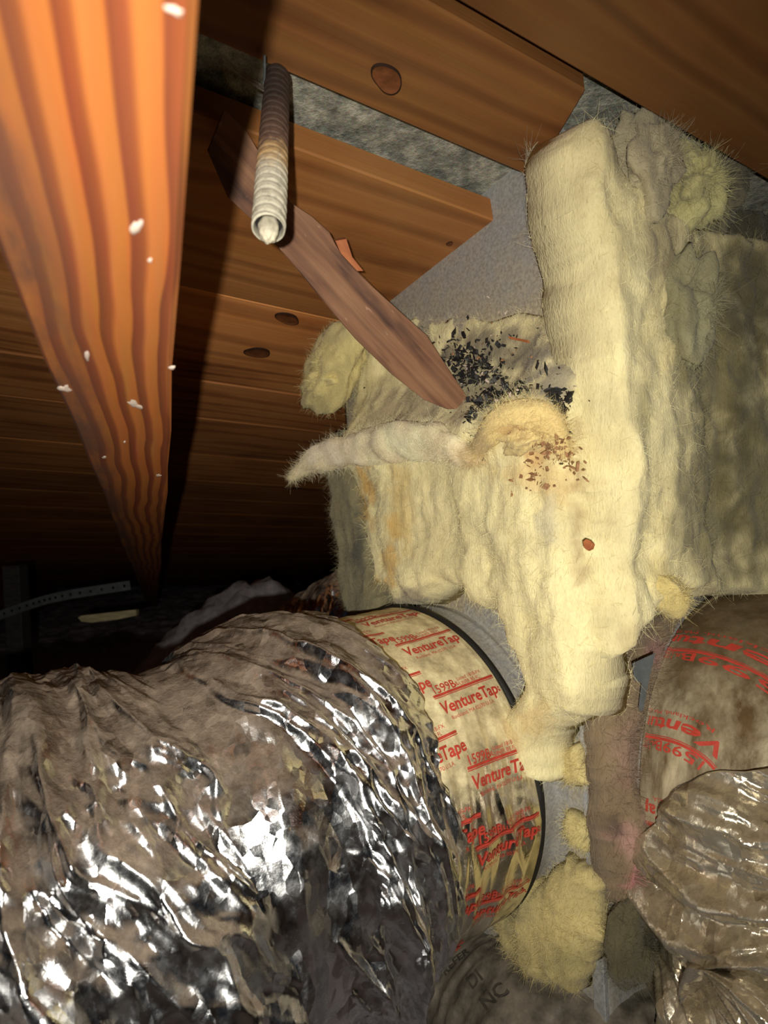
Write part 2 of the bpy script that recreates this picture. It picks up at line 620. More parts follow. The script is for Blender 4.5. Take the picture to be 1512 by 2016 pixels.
def mat_cable():
    m, nt, b = newmat('corroded_armour')
    tc = N(nt, 'ShaderNodeTexCoord')
    v = tc.outputs['Object']
    sx = N(nt, 'ShaderNodeSeparateXYZ')
    nt.links.new(v, sx.inputs[0])
    n1 = noise_node(nt, v, 160.0, 5, 0.65)
    ad = N(nt, 'ShaderNodeMath', operation='MULTIPLY_ADD')
    ad.inputs[1].default_value = 0.03
    nt.links.new(n1.outputs['Fac'], ad.inputs[0])
    nt.links.new(sx.outputs['Z'], ad.inputs[2])
    # rust above, zinc bloom below
    mr = N(nt, 'ShaderNodeMapRange')
    mr.inputs[1].default_value, mr.inputs[2].default_value = 0.0, 0.115
    nt.links.new(ad.outputs[0], mr.inputs[0])
    r = ramp(nt, [(0.0, lin(206, 200, 178)), (0.42, lin(214, 206, 184)), (0.55, lin(196, 160, 112)), (0.66, lin(112, 84, 70)), (1.0, lin(62, 48, 42))])
    nt.links.new(mr.outputs[0], r.inputs[0])
    n2 = noise_node(nt, v, 300.0, 4, 0.7)
    rr = ramp(nt, [(0.36, (0.35, 0.33, 0.33)), (0.5, (1, 1, 1))])
    nt.links.new(n2.outputs['Fac'], rr.inputs[0])
    at_ = N(nt, 'ShaderNodeAttribute', attribute_name='Col')
    c = mixc(nt, 0.5, r.outputs[0], rr.outputs[0], 'MULTIPLY')
    c = mixc(nt, 1.0, c, at_.outputs['Color'], 'MULTIPLY')
    nt.links.new(c, b.inputs['Base Color'])
    setin(b, Roughness=0.7)
    bump(nt, n1.outputs['Fac'], 0.4, 0.001, b)
    return m


M = {}
M['plank'] = mat_plank()
M['rafter'] = mat_rafter()
M['stick'] = mat_stick()
M['felt'] = mat_felt()
M['wool'] = mat_fibre('glass_wool')
M['tuft'] = mat_fibre('glass_wool_tuft', vert=False)
M['fuzz'] = mat_fuzz()
M['fibre'] = mat_simple('loose_fibre', lin(226, 212, 170), 0.9, var=0.1)
M['greyfibre'] = mat_simple('dusty_fibre', lin(150, 142, 126), 0.9, var=0.2)
M['metal'] = mat_metal('galvanised_sheet', lin(176, 180, 184), lin(178, 166, 144), 0.5, 0.3)
M['foil'] = mat_foil('foil_jacket', (0.80, 0.81, 0.83), lin(134, 120, 106), 0.40, 0.85, 0.92, facet=0.55)
M['foil_tan'] = mat_foil('dusty_film_jacket', (0.66, 0.60, 0.48), lin(140, 124, 96), -0.1, 0.9, 0.7, (0.14, 0.36), 0.8, facet=0.6)
M['tape'] = mat_foil('metallised_tape', (0.86, 0.82, 0.74), lin(222, 206, 164), 0.0, 0.5, 0.92, (0.12, 0.3))  # cream on upward faces: the yellow wool's reflection painted as diffuse colour
M['tape_dirty'] = mat_foil('grimy_tape', lin(206, 194, 162), lin(104, 86, 62), 0.25, 0.95, 0.85, (0.25, 0.45), 0.25, tint=lin(92, 70, 42), tscale=(55, 55, 9))
M['red'] = mat_simple('red_print', lin(186, 66, 52), 0.55, var=0.12)
M['darkprint'] = mat_simple('faded_black_print', lin(72, 66, 58), 0.8)
M['black'] = mat_simple('black_band', lin(30, 28, 26), 0.6)
M['cable'] = mat_cable()
M['core'] = mat_simple('plaster_crusted_core', lin(196, 188, 166), 0.85, var=0.3, scale=250)
M['dark'] = mat_simple('dark_bore', lin(34, 30, 32), 0.8)
M['knot'] = mat_simple('knot_wood', lin(112, 66, 36), 0.65, var=0.4, scale=120)
M['knotrim'] = mat_simple('knot_bark', lin(44, 26, 16), 0.8)
M['white'] = mat_simple('plaster_fleck', lin(196, 178, 164), 0.8, var=0.15)
M['dung'] = mat_simple('black_grit', lin(30, 28, 28), 0.55, var=0.5, scale=300, spec=0.5)
M['crumb'] = mat_simple('brown_crumb', lin(152, 112, 78), 0.85, var=0.4, scale=300)
M['chip'] = mat_plainwood('orange_chip', lin(150, 82, 46), lin(186, 112, 66))
M['palewood'] = mat_plainwood('pale_lath', lin(150, 138, 104), lin(196, 182, 140))
M['greywood'] = mat_plainwood('grey_post', lin(44, 40, 40), lin(70, 64, 60))
M['strap'] = mat_simple('zinc_strap', lin(104, 108, 110), 0.5, 0.3)
M['loose'] = mat_simple('grey_loose_fill', lin(164, 156, 160), 1.0, var=0.35, scale=60)
M['wrap'] = mat_simple('grey_printed_wrap', lin(112, 104, 92), 0.45, var=0.6, scale=60)
M['web'] = mat_simple('cobweb', lin(120, 108, 96), 0.9)

# ------------------------------------------------------------------ roof deck
d1, d2 = ray(2800, 1100), ray(307, 1232)
n_ = unit(np.cross(d1, d2))
n_ = n_ * np.sign(n_[2])
e1 = unit(d1)
e2 = np.cross(n_, e1)
e2 = e2 * np.sign(e2[1])
HD = 0.30            # distance of the deck's underside from the camera
OD = CAMP + n_ * HD
rd = unit(d2)        # rafter direction


def deck(x, y):
    return hit(x, y, OD, n_)


def deckc(x, y):
    p = deck(x, y) - CAMP
    return p @ e1, p @ e2


ceil_v = []
for a in np.linspace(-1.6, 2.6, 60):
    for b in np.linspace(-1.0, 5.2, 90):
        p = OD + e1 * a + e2 * b + n_ * (0.026 + 0.004 * perlin(np.array([a * 14, b * 14, 0.3]), 3))
        ceil_v.append(p)
ceil_f = [(i * 90 + j, i * 90 + j + 1, (i + 1) * 90 + j + 1, (i + 1) * 90 + j) for i in range(59) for j in range(89)]
ceiling = mk('ceiling', ceil_v, ceil_f, M['felt'])
tag(ceiling, kind='structure')

BM = basis(e1, e2, n_, OD)


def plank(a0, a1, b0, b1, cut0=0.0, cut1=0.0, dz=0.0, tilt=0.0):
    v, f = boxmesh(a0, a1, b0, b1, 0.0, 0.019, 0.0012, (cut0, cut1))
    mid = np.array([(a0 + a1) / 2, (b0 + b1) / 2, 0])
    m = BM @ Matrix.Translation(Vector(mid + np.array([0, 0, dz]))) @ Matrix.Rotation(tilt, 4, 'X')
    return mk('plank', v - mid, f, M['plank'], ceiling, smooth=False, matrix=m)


a_b0, a_b1 = deckc(1155, 190)[0], deckc(1040, 370)[0]
a_a0, a_a1 = deckc(985, 465)[0], deckc(830, 640)[0]
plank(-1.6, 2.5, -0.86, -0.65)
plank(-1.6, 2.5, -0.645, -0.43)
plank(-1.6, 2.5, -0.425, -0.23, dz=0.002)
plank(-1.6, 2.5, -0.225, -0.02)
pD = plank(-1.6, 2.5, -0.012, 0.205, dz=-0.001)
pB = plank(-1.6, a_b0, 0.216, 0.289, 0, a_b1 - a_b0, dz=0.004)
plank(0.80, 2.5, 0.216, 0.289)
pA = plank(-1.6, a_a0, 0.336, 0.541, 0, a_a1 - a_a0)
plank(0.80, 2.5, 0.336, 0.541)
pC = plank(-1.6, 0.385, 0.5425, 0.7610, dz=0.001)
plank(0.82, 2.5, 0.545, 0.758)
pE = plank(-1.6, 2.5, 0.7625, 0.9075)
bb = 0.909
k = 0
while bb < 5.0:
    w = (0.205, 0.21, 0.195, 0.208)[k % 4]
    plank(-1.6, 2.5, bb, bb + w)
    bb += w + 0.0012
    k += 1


def knot(px_, py_, rx, ry, ang, par):
    p = deck(px_, py_)
    o = np.array([(p - OD) @ e1, (p - OD) @ e2])
    nseg = 28
    vv, ff = [], []
    for ring, (s, z) in enumerate(((1.0, 0.001), (1.0, -0.0003), (0.92, -0.0004), (0.88, -0.0001), (0.4, -0.0003))):
        for q in range(nseg):
            t = 2 * math.pi * q / nseg
            w = 1 + 0.1 * math.sin(2 * t + px_) + 0.06 * math.sin(3 * t)
            a, b = rx * s * w * math.cos(t), ry * s * w * math.sin(t)
            vv.append(OD + e1 * (o[0] + a * math.cos(ang) - b * math.sin(ang)) + e2 * (o[1] + a * math.sin(ang) + b * math.cos(ang)) + n_ * z)
    for r in range(4):
        for q in range(nseg):
            q2 = (q + 1) % nseg
            ff.append((r * nseg + q, r * nseg + q2, (r + 1) * nseg + q2, (r + 1) * nseg + q))
    ff.append(tuple(4 * nseg + q for q in range(nseg)))
    ob = mk('knot', vv, ff, M['knot'], par)
    ob.data.materials.append(M['knotrim'])
    for f in ob.data.polygons:
        if f.index < 2 * nseg:
            f.material_index = 1
    return ob


knot(762, 156, 0.0105, 0.008, 0.5, pB)
knot(507, 695, 0.016, 0.012, 0.1, pC)
knot(566, 628, 0.014, 0.010, 0.3, pC)
knot(885, 480, 0.003, 0.003, 0.0, pA)

# random board tones; far boards painted lighter, near ones darker, to offset flash falloff
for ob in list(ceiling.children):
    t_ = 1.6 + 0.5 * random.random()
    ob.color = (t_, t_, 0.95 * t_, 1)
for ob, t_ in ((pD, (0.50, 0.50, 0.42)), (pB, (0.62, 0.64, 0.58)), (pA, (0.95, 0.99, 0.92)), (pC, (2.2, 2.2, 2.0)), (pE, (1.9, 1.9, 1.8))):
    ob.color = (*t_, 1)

# ------------------------------------------------------------------ rafters
rs = unit(np.cross(n_, rd))          # across the rafter, toward the picture's left
HR = 0.105
cr = (hit(362, 500, CAMP + n_ * HR, n_) - CAMP) @ rs
cl = (hit(4, 500, CAMP + n_ * HR, n_) - CAMP) @ rs


def rafter(c0, c1, label, end=4.6, group=None):
    L0, L1, nseg = -0.7, end, 60
    vv, ff = [], []
    ch = 0.0018
    prof = [(c0 + ch, HR), (c1 - ch, HR), (c1, HR + ch), (c1, HD - 0.0015), (c0, HD - 0.0015), (c0, HR + ch)]
    cm = (c0 + c1) / 2
    for i in range(nseg + 1):
        s = L0 + (L1 - L0) * i / nseg
        wob = 0.0010 * math.sin(s * 9.0 + c0 * 30) + 0.0006 * math.sin(s * 31)
        for c_, h in prof:
            vv.append((s, c_ - cm + wob * (1 if h < HR + 0.01 else 0), h - HR))
    for i in range(nseg):
        for q in range(6):
            q2 = (q + 1) % 6
            ff.append((i * 6 + q, i * 6 + q2, (i + 1) * 6 + q2, (i + 1) * 6 + q))
    ff.append(tuple(range(5, -1, -1)))
    ff.append(tuple(nseg * 6 + q for q in range(6)))
    O = CAMP + rs * cm + n_ * HR
    return tag(mk('rafter', vv, ff, M['rafter'], smooth=False, matrix=basis(rd, rs, n_, O)), label, 'rafter', group)


raf = rafter(cr, cl, 'orange striped wooden rafter with white plaster flecks beside the hanging armoured cable')
rafter(cr + 0.61, cl + 0.61, 'wooden rafter out in the dark beyond the perforated strap')
rafter(cr - 0.95, cl - 0.95, 'wooden rafter on the far side of the insulated metal plenum')


def fleck(px_, py_, w, h, ang, seed):
    nseg = 14
    vv, ff = [], []
    p0 = hit(px_, py_, CAMP + n_ * HR, n_)
    w, h = 0.75 * w, 0.75 * h
    for ring, (s, z) in enumerate(((1.0, 0.0003), (0.8, -0.0003), (0.3, -0.0005))):
        for q in range(nseg):
            t = 2 * math.pi * q / nseg
            rr_ = s * (1 + 0.9 * perlin(np.array([math.cos(t) * 1.3, math.sin(t) * 1.3, seed * 1.7]), 5))
            a, b = w * rr_ * math.cos(t), h * rr_ * math.sin(t)
            vv.append(p0 + rd * (a * math.cos(ang) - b * math.sin(ang)) + rs * (a * math.sin(ang) + b * math.cos(ang)) + n_ * z)
    for r in range(2):
        for q in range(nseg):
            q2 = (q + 1) % nseg
            ff.append((r * nseg + q, r * nseg + q2, (r + 1) * nseg + q2, (r + 1) * nseg + q))
    ff.append(tuple(2 * nseg + q for q in range(nseg)))
    return mk('plaster_fleck', vv, ff, M['white'], raf)


for a in ((270, 446, 0.005, 0.0018, 0.2, 1), (296, 512, 0.0015, 0.0009, 0.3, 2), (266, 797, 0.0085, 0.0042, -0.2, 3), (312, 936, 0.006, 0.0026, 0.1, 4),
          (338, 724, 0.003, 0.0015, 0.1, 5), (345, 20, 0.0014, 0.0022, 0.1, 6), (128, 765, 0.006, 0.003, 0.1, 7), (172, 700, 0.006, 0.0012, 0.0, 8),
          (205, 900, 0.004, 0.0014, 0.1, 9), (245, 870, 0.003, 0.001, 0.1, 10)):
    fleck(*a)

# ------------------------------------------------------------------ floor and loose fill
fv, fz = [], []
xs, ys = np.linspace(-3.0, 3.0, 2), np.linspace(-1.2, 5.6, 2)
floor = mk('floor', [(-3, -1.2, 0), (3, -1.2, 0), (3, 5.6, 0), (-3, 5.6, 0), (-3, -1.2, -0.02), (3, -1.2, -0.02), (3, 5.6, -0.02), (-3, 5.6, -0.02)],
           [(0, 1, 2, 3), (7, 6, 5, 4), (0, 4, 5, 1), (1, 5, 6, 2), (2, 6, 7, 3), (3, 7, 4, 0)], M['greywood'], smooth=False)
tag(floor, kind='structure')
gx, gy = np.meshgrid(np.linspace(-2.9, 2.9, 420), np.linspace(-1.0, 5.0, 420), indexing='ij')
pp = np.stack([gx, gy, 0 * gx], -1)
hz = 0.045 + 0.02 * fbm(pp * 5, 4, 11) + 0.012 * fbm(pp * 22, 3, 12)
hz = np.maximum(hz, 0.012)
# heaped toward the eaves, left of the plenum
hz = hz + 0.20 * np.exp(-(((gx + 0.44) / 0.20) ** 2 + ((gy - 1.35) / 0.25) ** 2)) + 0.25 * np.exp(-(((gx + 0.23) / 0.15) ** 2 + ((gy - 1.35) / 0.22) ** 2))
hz = hz + sm(0.1, 0.25, hz) * (0.020 * fbm(pp * 26, 4, 14) + 0.010 * fbm(pp * 70, 3, 15))
roofz = (OD[2] - (n_[0] * (gx - OD[0]) + n_[1] * (gy - OD[1])) / n_[2])
hz = np.minimum(hz, np.maximum(roofz - 0.04, 0.006))
lv = np.stack([gx, gy, hz], -1).reshape(-1, 3)
lf = [(i * 420 + j, (i + 1) * 420 + j, (i + 1) * 420 + j + 1, i * 420 + j + 1) for i in range(419) for j in range(419)]
tag(mk('loose_fill', lv, lf, M['loose']), 'grey loose-fill insulation heaped over the attic floor', 'insulation', kind='stuff')

# ------------------------------------------------------------------ plenum (sheet-metal box)
uL = unit((-0.56, 0.83, 0))
nL = np.array([-uL[1], uL[0], 0])
vR = -nL
nR = -uL
K0 = at(1178, 1650, 0.44)
K = np.array([K0[0], K0[1], CAMP[2]])
LB, RB = 0.31, 0.42                  # lengths of its two seen sides
UP = np.array([0, 0, 1.0])
pl = thing('metal_plenum', 'grey galvanised sheet-metal plenum passing up through the roof deck', 'plenum', (K[0], K[1], 0.0))


def panel(name, O, A, la, z0, z1, nrm, cov, na=60, nb=90, th=0.0012):
    a, z = np.meshgrid(np.linspace(0, la, na), np.linspace(z0, z1, nb), indexing='ij')
    P = O + a[..., None] * A + (z[..., None] - O[2]) * UP
    P = P + nrm * (0.0012 * fbm(P * 7, 2, 21))[..., None]
    P = P.reshape(-1, 3)
    back = P - nrm * th
    vv = np.concatenate([P, back])
    m_ = na * nb
    ff = []
    for i in range(na - 1):
        for j in range(nb - 1):
            q = [i * nb + j, (i + 1) * nb + j, (i + 1) * nb + j + 1, i * nb + j + 1]
            ff.append(q)
            ff.append([m_ + x for x in q[::-1]])
    for i in range(na - 1):
        for j in (0, nb - 1):
            q = [i * nb + j, (i + 1) * nb + j, m_ + (i + 1) * nb + j, m_ + i * nb + j]
            ff.append(q if j else q[::-1])
    for j in range(nb - 1):
        for i in (0, na - 1):
            q = [i * nb + j, i * nb + j + 1, m_ + i * nb + j + 1, m_ + i * nb + j]
            ff.append(q if i == 0 else q[::-1])
    cc = cov(vv)
    return mk(name, vv, ff, M['metal'], pl, col=np.repeat(cc[:, None], 3, 1))


def covL(v):
    q = proj(v)
    # dust is thickest low on the exposed sheet, thin along the upper cut edge
    d = sm(470, 720, q[:, 1] + 0.25 * (q[:, 0] - 900)) * 0.8 + 0.28
    return np.where(q[:, 1] > 1200, 0.48, d)


panel('side_panel', K, uL, LB, 0.03, CAMP[2] + 0.36, nL, covL)
panel('side_panel', K, vR, RB, 0.03, CAMP[2] + 0.36, nR, lambda v: np.full(len(v), 0.35))
panel('side_panel', K + uL * LB, vR, RB, 0.03, CAMP[2] + 0.36, -nR, lambda v: np.full(len(v), 0.3), 6, 6)
panel('side_panel', K + vR * RB, uL, LB, 0.03, CAMP[2] + 0.36, -nL, lambda v: np.full(len(v), 0.3), 6, 6)
# folded standing seam at the near corner
sv, sf = boxmesh(-0.0012, 0.009, -0.0035, 0.0012, 0.03, CAMP[2] + 0.36, 0.0006)
mk('corner_seam', sv, sf, M['metal'], pl, smooth=False, col=np.full((len(sv), 3), 0.15),
   matrix=basis(uL, vR, UP, np.array([K[0], K[1], 0])))


# ------------------------------------------------------------------ wool slabs
def tint(P, base, stains, seed, var=0.10, stn=0.75):
    """Colour of the wool itself: base, tonal patches and stains that have a shape of their own."""
    c = np.tile(np.array(base), (len(P), 1))
    v = fbm(P * 28, 4, seed)[:, None]
    c = c * (1 + var * 1.6 * v)
    q = proj(P)
    nz = fbm(P * 60, 4, seed + 50)
    for (x, y, rx, ry, colr, st) in stains:
        d = np.hypot((q[:, 0] - x) / rx, (q[:, 1] - y) / ry)
        w = np.clip(st * (1 - sm(0.25, 1.0, d + stn * nz)), 0, 1)[:, None]
        c = c * (1 - w) + np.array(colr) * w
    return np.clip(c, 0.01, 0.95)


def slab(name, O, A, Nn, poly, off, thick, R, cell, parent, mat, base, stains=(), rag=0.002, amp=0.004, seed=0, B=UP, var=0.1, back=0.0, ragf=45, stn=0.75):
    """A wool blanket lying on the plane (O; A, B) that swells along Nn; outline given through its outer face."""
    thickf = thick if callable(thick) else (lambda a, b: np.full_like(a, thick))
    pts = []
    for (x, y) in poly:
        p = hit(x, y, O + Nn * off, Nn) - O
        pts.append((p @ A, p @ B))
    pts = np.array(pts)
    dense = []
    for i in range(len(pts)):
        p, q = pts[i], pts[(i + 1) % len(pts)]
        k_ = max(1, int(np.hypot(*(q - p)) / (cell * 1.4)))
        for t in range(k_):
            dense.append(p + (q - p) * t / k_)
    dense = np.array(dense)
    # soften corners, then tear the edge
    for _ in range(3):
        dense = (np.roll(dense, 1, 0) + 2 * dense + np.roll(dense, -1, 0)) / 4
    t3 = np.stack([dense[:, 0] * ragf, dense[:, 1] * ragf, np.full(len(dense), seed * 3.1)], -1)
    dense = dense + rag * np.stack([fbm(t3, 4, seed + 1), fbm(t3 + 31, 4, seed + 2)], -1) * 2
    S0, S1 = dense, np.roll(dense, -1, 0)
    a0, b0 = dense.min(0) - cell
    a1, b1 = dense.max(0) + cell
    na, nb = int((a1 - a0) / cell) + 2, int((b1 - b0) / cell) + 2
    ga, gb = np.meshgrid(a0 + cell * np.arange(na), b0 + cell * np.arange(nb), indexing='ij')

    def inside(x, y):
        r = np.zeros(x.shape, bool)
        for (p, q) in zip(S0, S1):
            if p[1] == q[1]:
                continue
            cnd = (p[1] > y) != (q[1] > y)
            r ^= cnd & (x < (q[0] - p[0]) * (y - p[1]) / (q[1] - p[1]) + p[0])
        return r
    cen = inside(ga[:-1, :-1] + cell / 2, gb[:-1, :-1] + cell / 2)
    use = np.zeros((na, nb), bool)
    for dx in (0, 1):
        for dy in (0, 1):
            use[dx:na - 1 + dx, dy:nb - 1 + dy] |= cen
    full = np.zeros((na, nb), int)
    for dx in (0, 1):
        for dy in (0, 1):
            full[dx:na - 1 + dx, dy:nb - 1 + dy] += cen
    idx = -np.ones((na, nb), int)
    idx[use] = np.arange(use.sum())
    x, y = ga[use], gb[use]
    bd = full[use] < 4
    best = np.full(len(x), 9.0)
    bx, by = x.copy(), y.copy()
    for (p, q) in zip(S0, S1):
        d = q - p
        L2 = max(d @ d, 1e-12)
        t = np.clip(((x - p[0]) * d[0] + (y - p[1]) * d[1]) / L2, 0, 1)
        qx, qy = p[0] + t * d[0], p[1] + t * d[1]
        dist = np.hypot(x - qx, y - qy)
        m_ = dist < best
        best[m_] = dist[m_]
        bx[m_], by[m_] = qx[m_], qy[m_]
    x[bd], y[bd] = bx[bd], by[bd]
    best[bd] = 0
    pr = np.sqrt(np.clip(1 - (1 - np.minimum(best / R, 1)) ** 2, 0, 1))
    T = thickf(x, y)
    p3 = np.stack([x, y, np.full_like(x, seed * 1.37)], -1)
    lump = fbm(p3 * np.array([15, 9, 1]), 3, seed + 5, 0.4)
    streak = fbm(p3 * np.array([70, 9, 1]) + 0.6 * perlin(p3 * 14, seed)[:, None], 3, seed + 6)
    h = T * pr + amp * pr * (1.7 * lump + 0.34 * streak) + 0.0007 * pr * fbm(p3 * 200, 3, seed + 8)
    P = O + x[:, None] * A + y[:, None] * B + h[:, None] * Nn
    P = P + (pr * amp * 0.25)[:, None] * (fbm(p3 * 22 + 7, 3, seed + 9)[:, None] * A + fbm(p3 * 22 + 3, 3, seed + 10)[:, None] * B)
    P = P + ((0.25 + pr) * 0.0028)[:, None] * np.stack([fbm(P * 38 + 40 * k_, 3, seed + 20 + k_) for k_ in range(3)], -1)
    Bk = O + x[:, None] * A + y[:, None] * B - back * Nn
    nf = len(P)
    inner = ~bd
    bidx = np.arange(nf)
    bidx[inner] = nf + np.arange(inner.sum())
    V = np.concatenate([P, Bk[inner]])
    ii, jj = np.nonzero(cen)
    q = np.stack([idx[ii, jj], idx[ii + 1, jj], idx[ii + 1, jj + 1], idx[ii, jj + 1]], -1)
    # orient the outer skin along Nn
    if np.cross(A, B) @ Nn < 0:
        q = q[:, ::-1]
    faces = np.concatenate([q, bidx[q][:, ::-1]])
    o = mk(name, V, faces.tolist(), mat, parent, col=tint(V, base, stains, seed, var, stn))
    nrm = np.tile(Nn, (nf, 1)) + 0.6 * RNG.normal(size=(nf, 3))
    FR[name + str(seed)] = (P, nrm, bd, o)
    CF[name + str(seed)] = tint(P, base, stains, seed, var, stn)
    return o


FR = {}
CF = {}


def strands(parent, P, nrm, count, length, mat, seed, rad=0.00011, drop=0.5, along=None, name='loose_fibres', col=None, spread=0.7, grow=1.0):
    """Thin stray fibres standing off, or lying along, a wool surface."""
    r = np.random.default_rng(seed)
    sel = r.integers(0, len(P), count)
    p = np.asarray(P)[sel]
    nn = np.asarray(nrm)[sel]
    d = grow * nn + spread * r.normal(size=(count, 3)) + (0 if along is None else along * r.choice([-1, 1], (count, 1)))
    nrmz = lambda a: a / np.maximum(np.linalg.norm(a, axis=1), 1e-9)[:, None]
    d = nrmz(d)
    L = (length * (0.35 + r.random(count)))[:, None]
    side = nrmz(np.cross(d, r.normal(size=(count, 3))))
    up = np.cross(d, side)
    bend = nrmz(r.normal(size=(count, 3)) + np.array([0, 0, -drop])) * L * 0.5
    rings = []
    for t in (0.0, 0.5, 1.0):
        c = p + d * L * t + bend * t * t - nrmz(nn) * 0.0008 * (1 - t)
        for kk in range(3):
            an = kk * 2.0944
            rings.append(c + rad * (1 - 0.6 * t) * (math.cos(an) * side + math.sin(an) * up))
    V = np.stack(rings, 1).reshape(-1, 3)
    base = (np.arange(count) * 9)[:, None]
    Fc = []
    for s_ in range(2):
        for kk in range(3):
            k2 = (kk + 1) % 3
            Fc.append(base + np.array([s_ * 3 + kk, s_ * 3 + k2, s_ * 3 + 3 + k2, s_ * 3 + 3 + kk]))
    Fc = np.concatenate(Fc).tolist()
    cc = None
    if col is not None:
        cc = np.repeat(np.clip(np.asarray(col)[sel] * (0.8 + 0.5 * r.random((count, 1))), 0, 0.95), 9, 0)
    return tag(mk(name, V, Fc, mat, parent, smooth=False, col=cc), kind='stuff')


def coat(key, parent, count, seed, length=0.008, along=None, grow=0.25, rad=0.00009):
    P, nr, bd, _ = FR[key]
    strands(parent, P, nr, count, length, M['fuzz'], seed, rad=rad, along=along, grow=grow, spread=0.55, name='surface_fuzz', col=CF[key], drop=0.2)


YEL = lin(240, 228, 178)
CRM = lin(238, 222, 176)
GRN = lin(214, 206, 146)
GRY = lin(140, 130, 110)
TAN = lin(196, 174, 128)
ORA = lin(224, 176, 84)
DGY = lin(96, 88, 74)
PNK = lin(196, 156, 146)
BRN = lin(150, 100, 60)


def wz(y, d=0.47):
    return CAMP[2] - (y - CY) / F * d


# --- blanket on the side with the round take-off (three-quarter view)
zf = wz(850, 0.47)


def thL(a, b):
    # lies thin against the sheet above its folded shoulder, full below it
    t = sm(zf + 0.075, zf - 0.005, b + CAMP[2] - 0.0)
    return 0.006 + 0.034 * t + 0.010 * np.exp(-((b + CAMP[2] - zf) / 0.02) ** 2)


OL = K.copy()
polyL = [(1124, 640), (1122, 700), (1122, 830), (1136, 1000), (1156, 1200), (1168, 1330), (1168, 1400), (1160, 1440), (1130, 1436), (1085, 1446), (1066, 1480), (1056, 1562), (1024, 1560),
         (1004, 1545), (976, 1480), (984, 1400), (1018, 1330), (990, 1290), (965, 1222), (948, 1190), (938, 1206), (918, 1208), (900, 1190), (882, 1158), (862, 1170),
         (842, 1196), (800, 1196), (768, 1206), (738, 1150), (722, 1060), (700, 980), (682, 920), (668, 850), (640, 760), (646, 690), (700, 620), (860, 620), (960, 600), (1060, 610)]
blL = thing('insulation_blanket', 'pale yellow glass-wool blanket with a folded shoulder, under the fallen wooden lath', 'insulation', (K[0], K[1], wz(1560)))
stL = [(1000, 690, 200, 60, GRY, 0.9), (960, 760, 150, 70, DGY, 0.7), (820, 800, 140, 60, lin(176, 160, 132), 0.7), (1090, 740, 60, 90, lin(150, 142, 128), 0.8),
       (722, 960, 26, 90, ORA, 0.8), (770, 1090, 22, 120, ORA, 0.6), (745, 1180, 30, 60, ORA, 0.7), (790, 1000, 30, 140, lin(220, 190, 120), 0.6),
       (1080, 880, 70, 50, lin(198, 150, 96), 0.7), (1060, 940, 90, 60, lin(214, 180, 120), 0.5), (1140, 1000, 14, 260, lin(176, 150, 112), 0.6),
       (800, 1180, 50, 30, lin(150, 140, 126), 0.8), (1075, 1050, 25, 80, lin(206, 198, 168), 0.7), (850, 1000, 40, 160, lin(214, 202, 160), 0.5),
       (1050, 1420, 60, 60, lin(220, 190, 130), 0.5), (700, 800, 30, 60, lin(206, 192, 140), 0.5)]
slab('blanket_body', OL, uL, nL, polyL, 0.036, thL, 0.020, 0.0026, blL, M['wool'], YEL, stL, rag=0.003, amp=0.0055, seed=1)

# --- blanket on the other side, its cut end standing proud at the corner
polyR = [(1160, 232), (1184, 196), (1214, 216), (1240, 320), (1290, 370), (1330, 400), (1430, 430), (1512, 470), (1650, 560), (1800, 640), (1800, 1160), (1600, 1176), (1512, 1190), (1420, 1180),
         (1352, 1166), (1342, 1196), (1318, 1204), (1290, 1232), (1262, 1300), (1240, 1330), (1224, 1240), (1226, 1100), (1224, 980), (1216, 820), (1204, 640), (1196, 560), (1190, 480), (1178, 430), (1164, 370), (1160, 300)]
blR = thing('insulation_blanket', 'tall yellow glass-wool blanket, dirty toward its far side, standing up to the roof boards', 'insulation', (K[0] + 0.02, K[1], wz(1330)))
DR1, DR2, DR3 = lin(118, 110, 76), lin(94, 88, 64), lin(150, 142, 100)
stR = [(1420, 700, 130, 330, DR1, 0.85), (1480, 560, 90, 200, DR2, 0.9), (1400, 1000, 110, 240, DR1, 0.8), (1500, 950, 120, 350, DR2, 0.85), (1300, 480, 40, 150, lin(150, 138, 110), 0.7),
       (1330, 560, 24, 160, lin(120, 106, 84), 0.6), (1270, 800, 20, 90, DR3, 0.6), (1300, 1130, 40, 60, lin(206, 186, 120), 0.4), (1220, 300, 40, 70, lin(150, 140, 110), 0.7),
       (1100, 470, 20, 70, lin(130, 120, 96), 0.6), (1240, 1260, 40, 60, lin(190, 170, 130), 0.5), (1150, 950, 14, 120, lin(200, 178, 130), 0.4)]
thR = lambda a, b: 0.050 + 0.006 * np.sin(a * 40 + 1) * sm(0.03, 0.1, a)
slab('blanket_body', OL - vR * 0.0, vR, nR, polyR, 0.050, thR, 0.012, 0.0026, blR, M['wool'], YEL, stR, rag=0.0016, amp=0.0055, seed=2, ragf=30, stn=0.25)

for nm, par, cnt, sd in (('blanket_body1', blL, 900, 31), ('blanket_body2', blR, 900, 32)):
    P, nr, bd, _ = FR[nm]
    strands(par, P[bd], nr[bd], cnt // 2, 0.007, M['fibre'], sd)
    coat(nm, par, 16000, sd + 9, along=UP * 0.9)
P, nr, bd, _ = FR['blanket_body2']
q = proj(P)
selb = bd & (q[:, 1] < 480)
strands(blR, P[selb], nr[selb] + UP * 0.7, 220, 0.014, M['greyfibre'], 77, drop=-0.2)


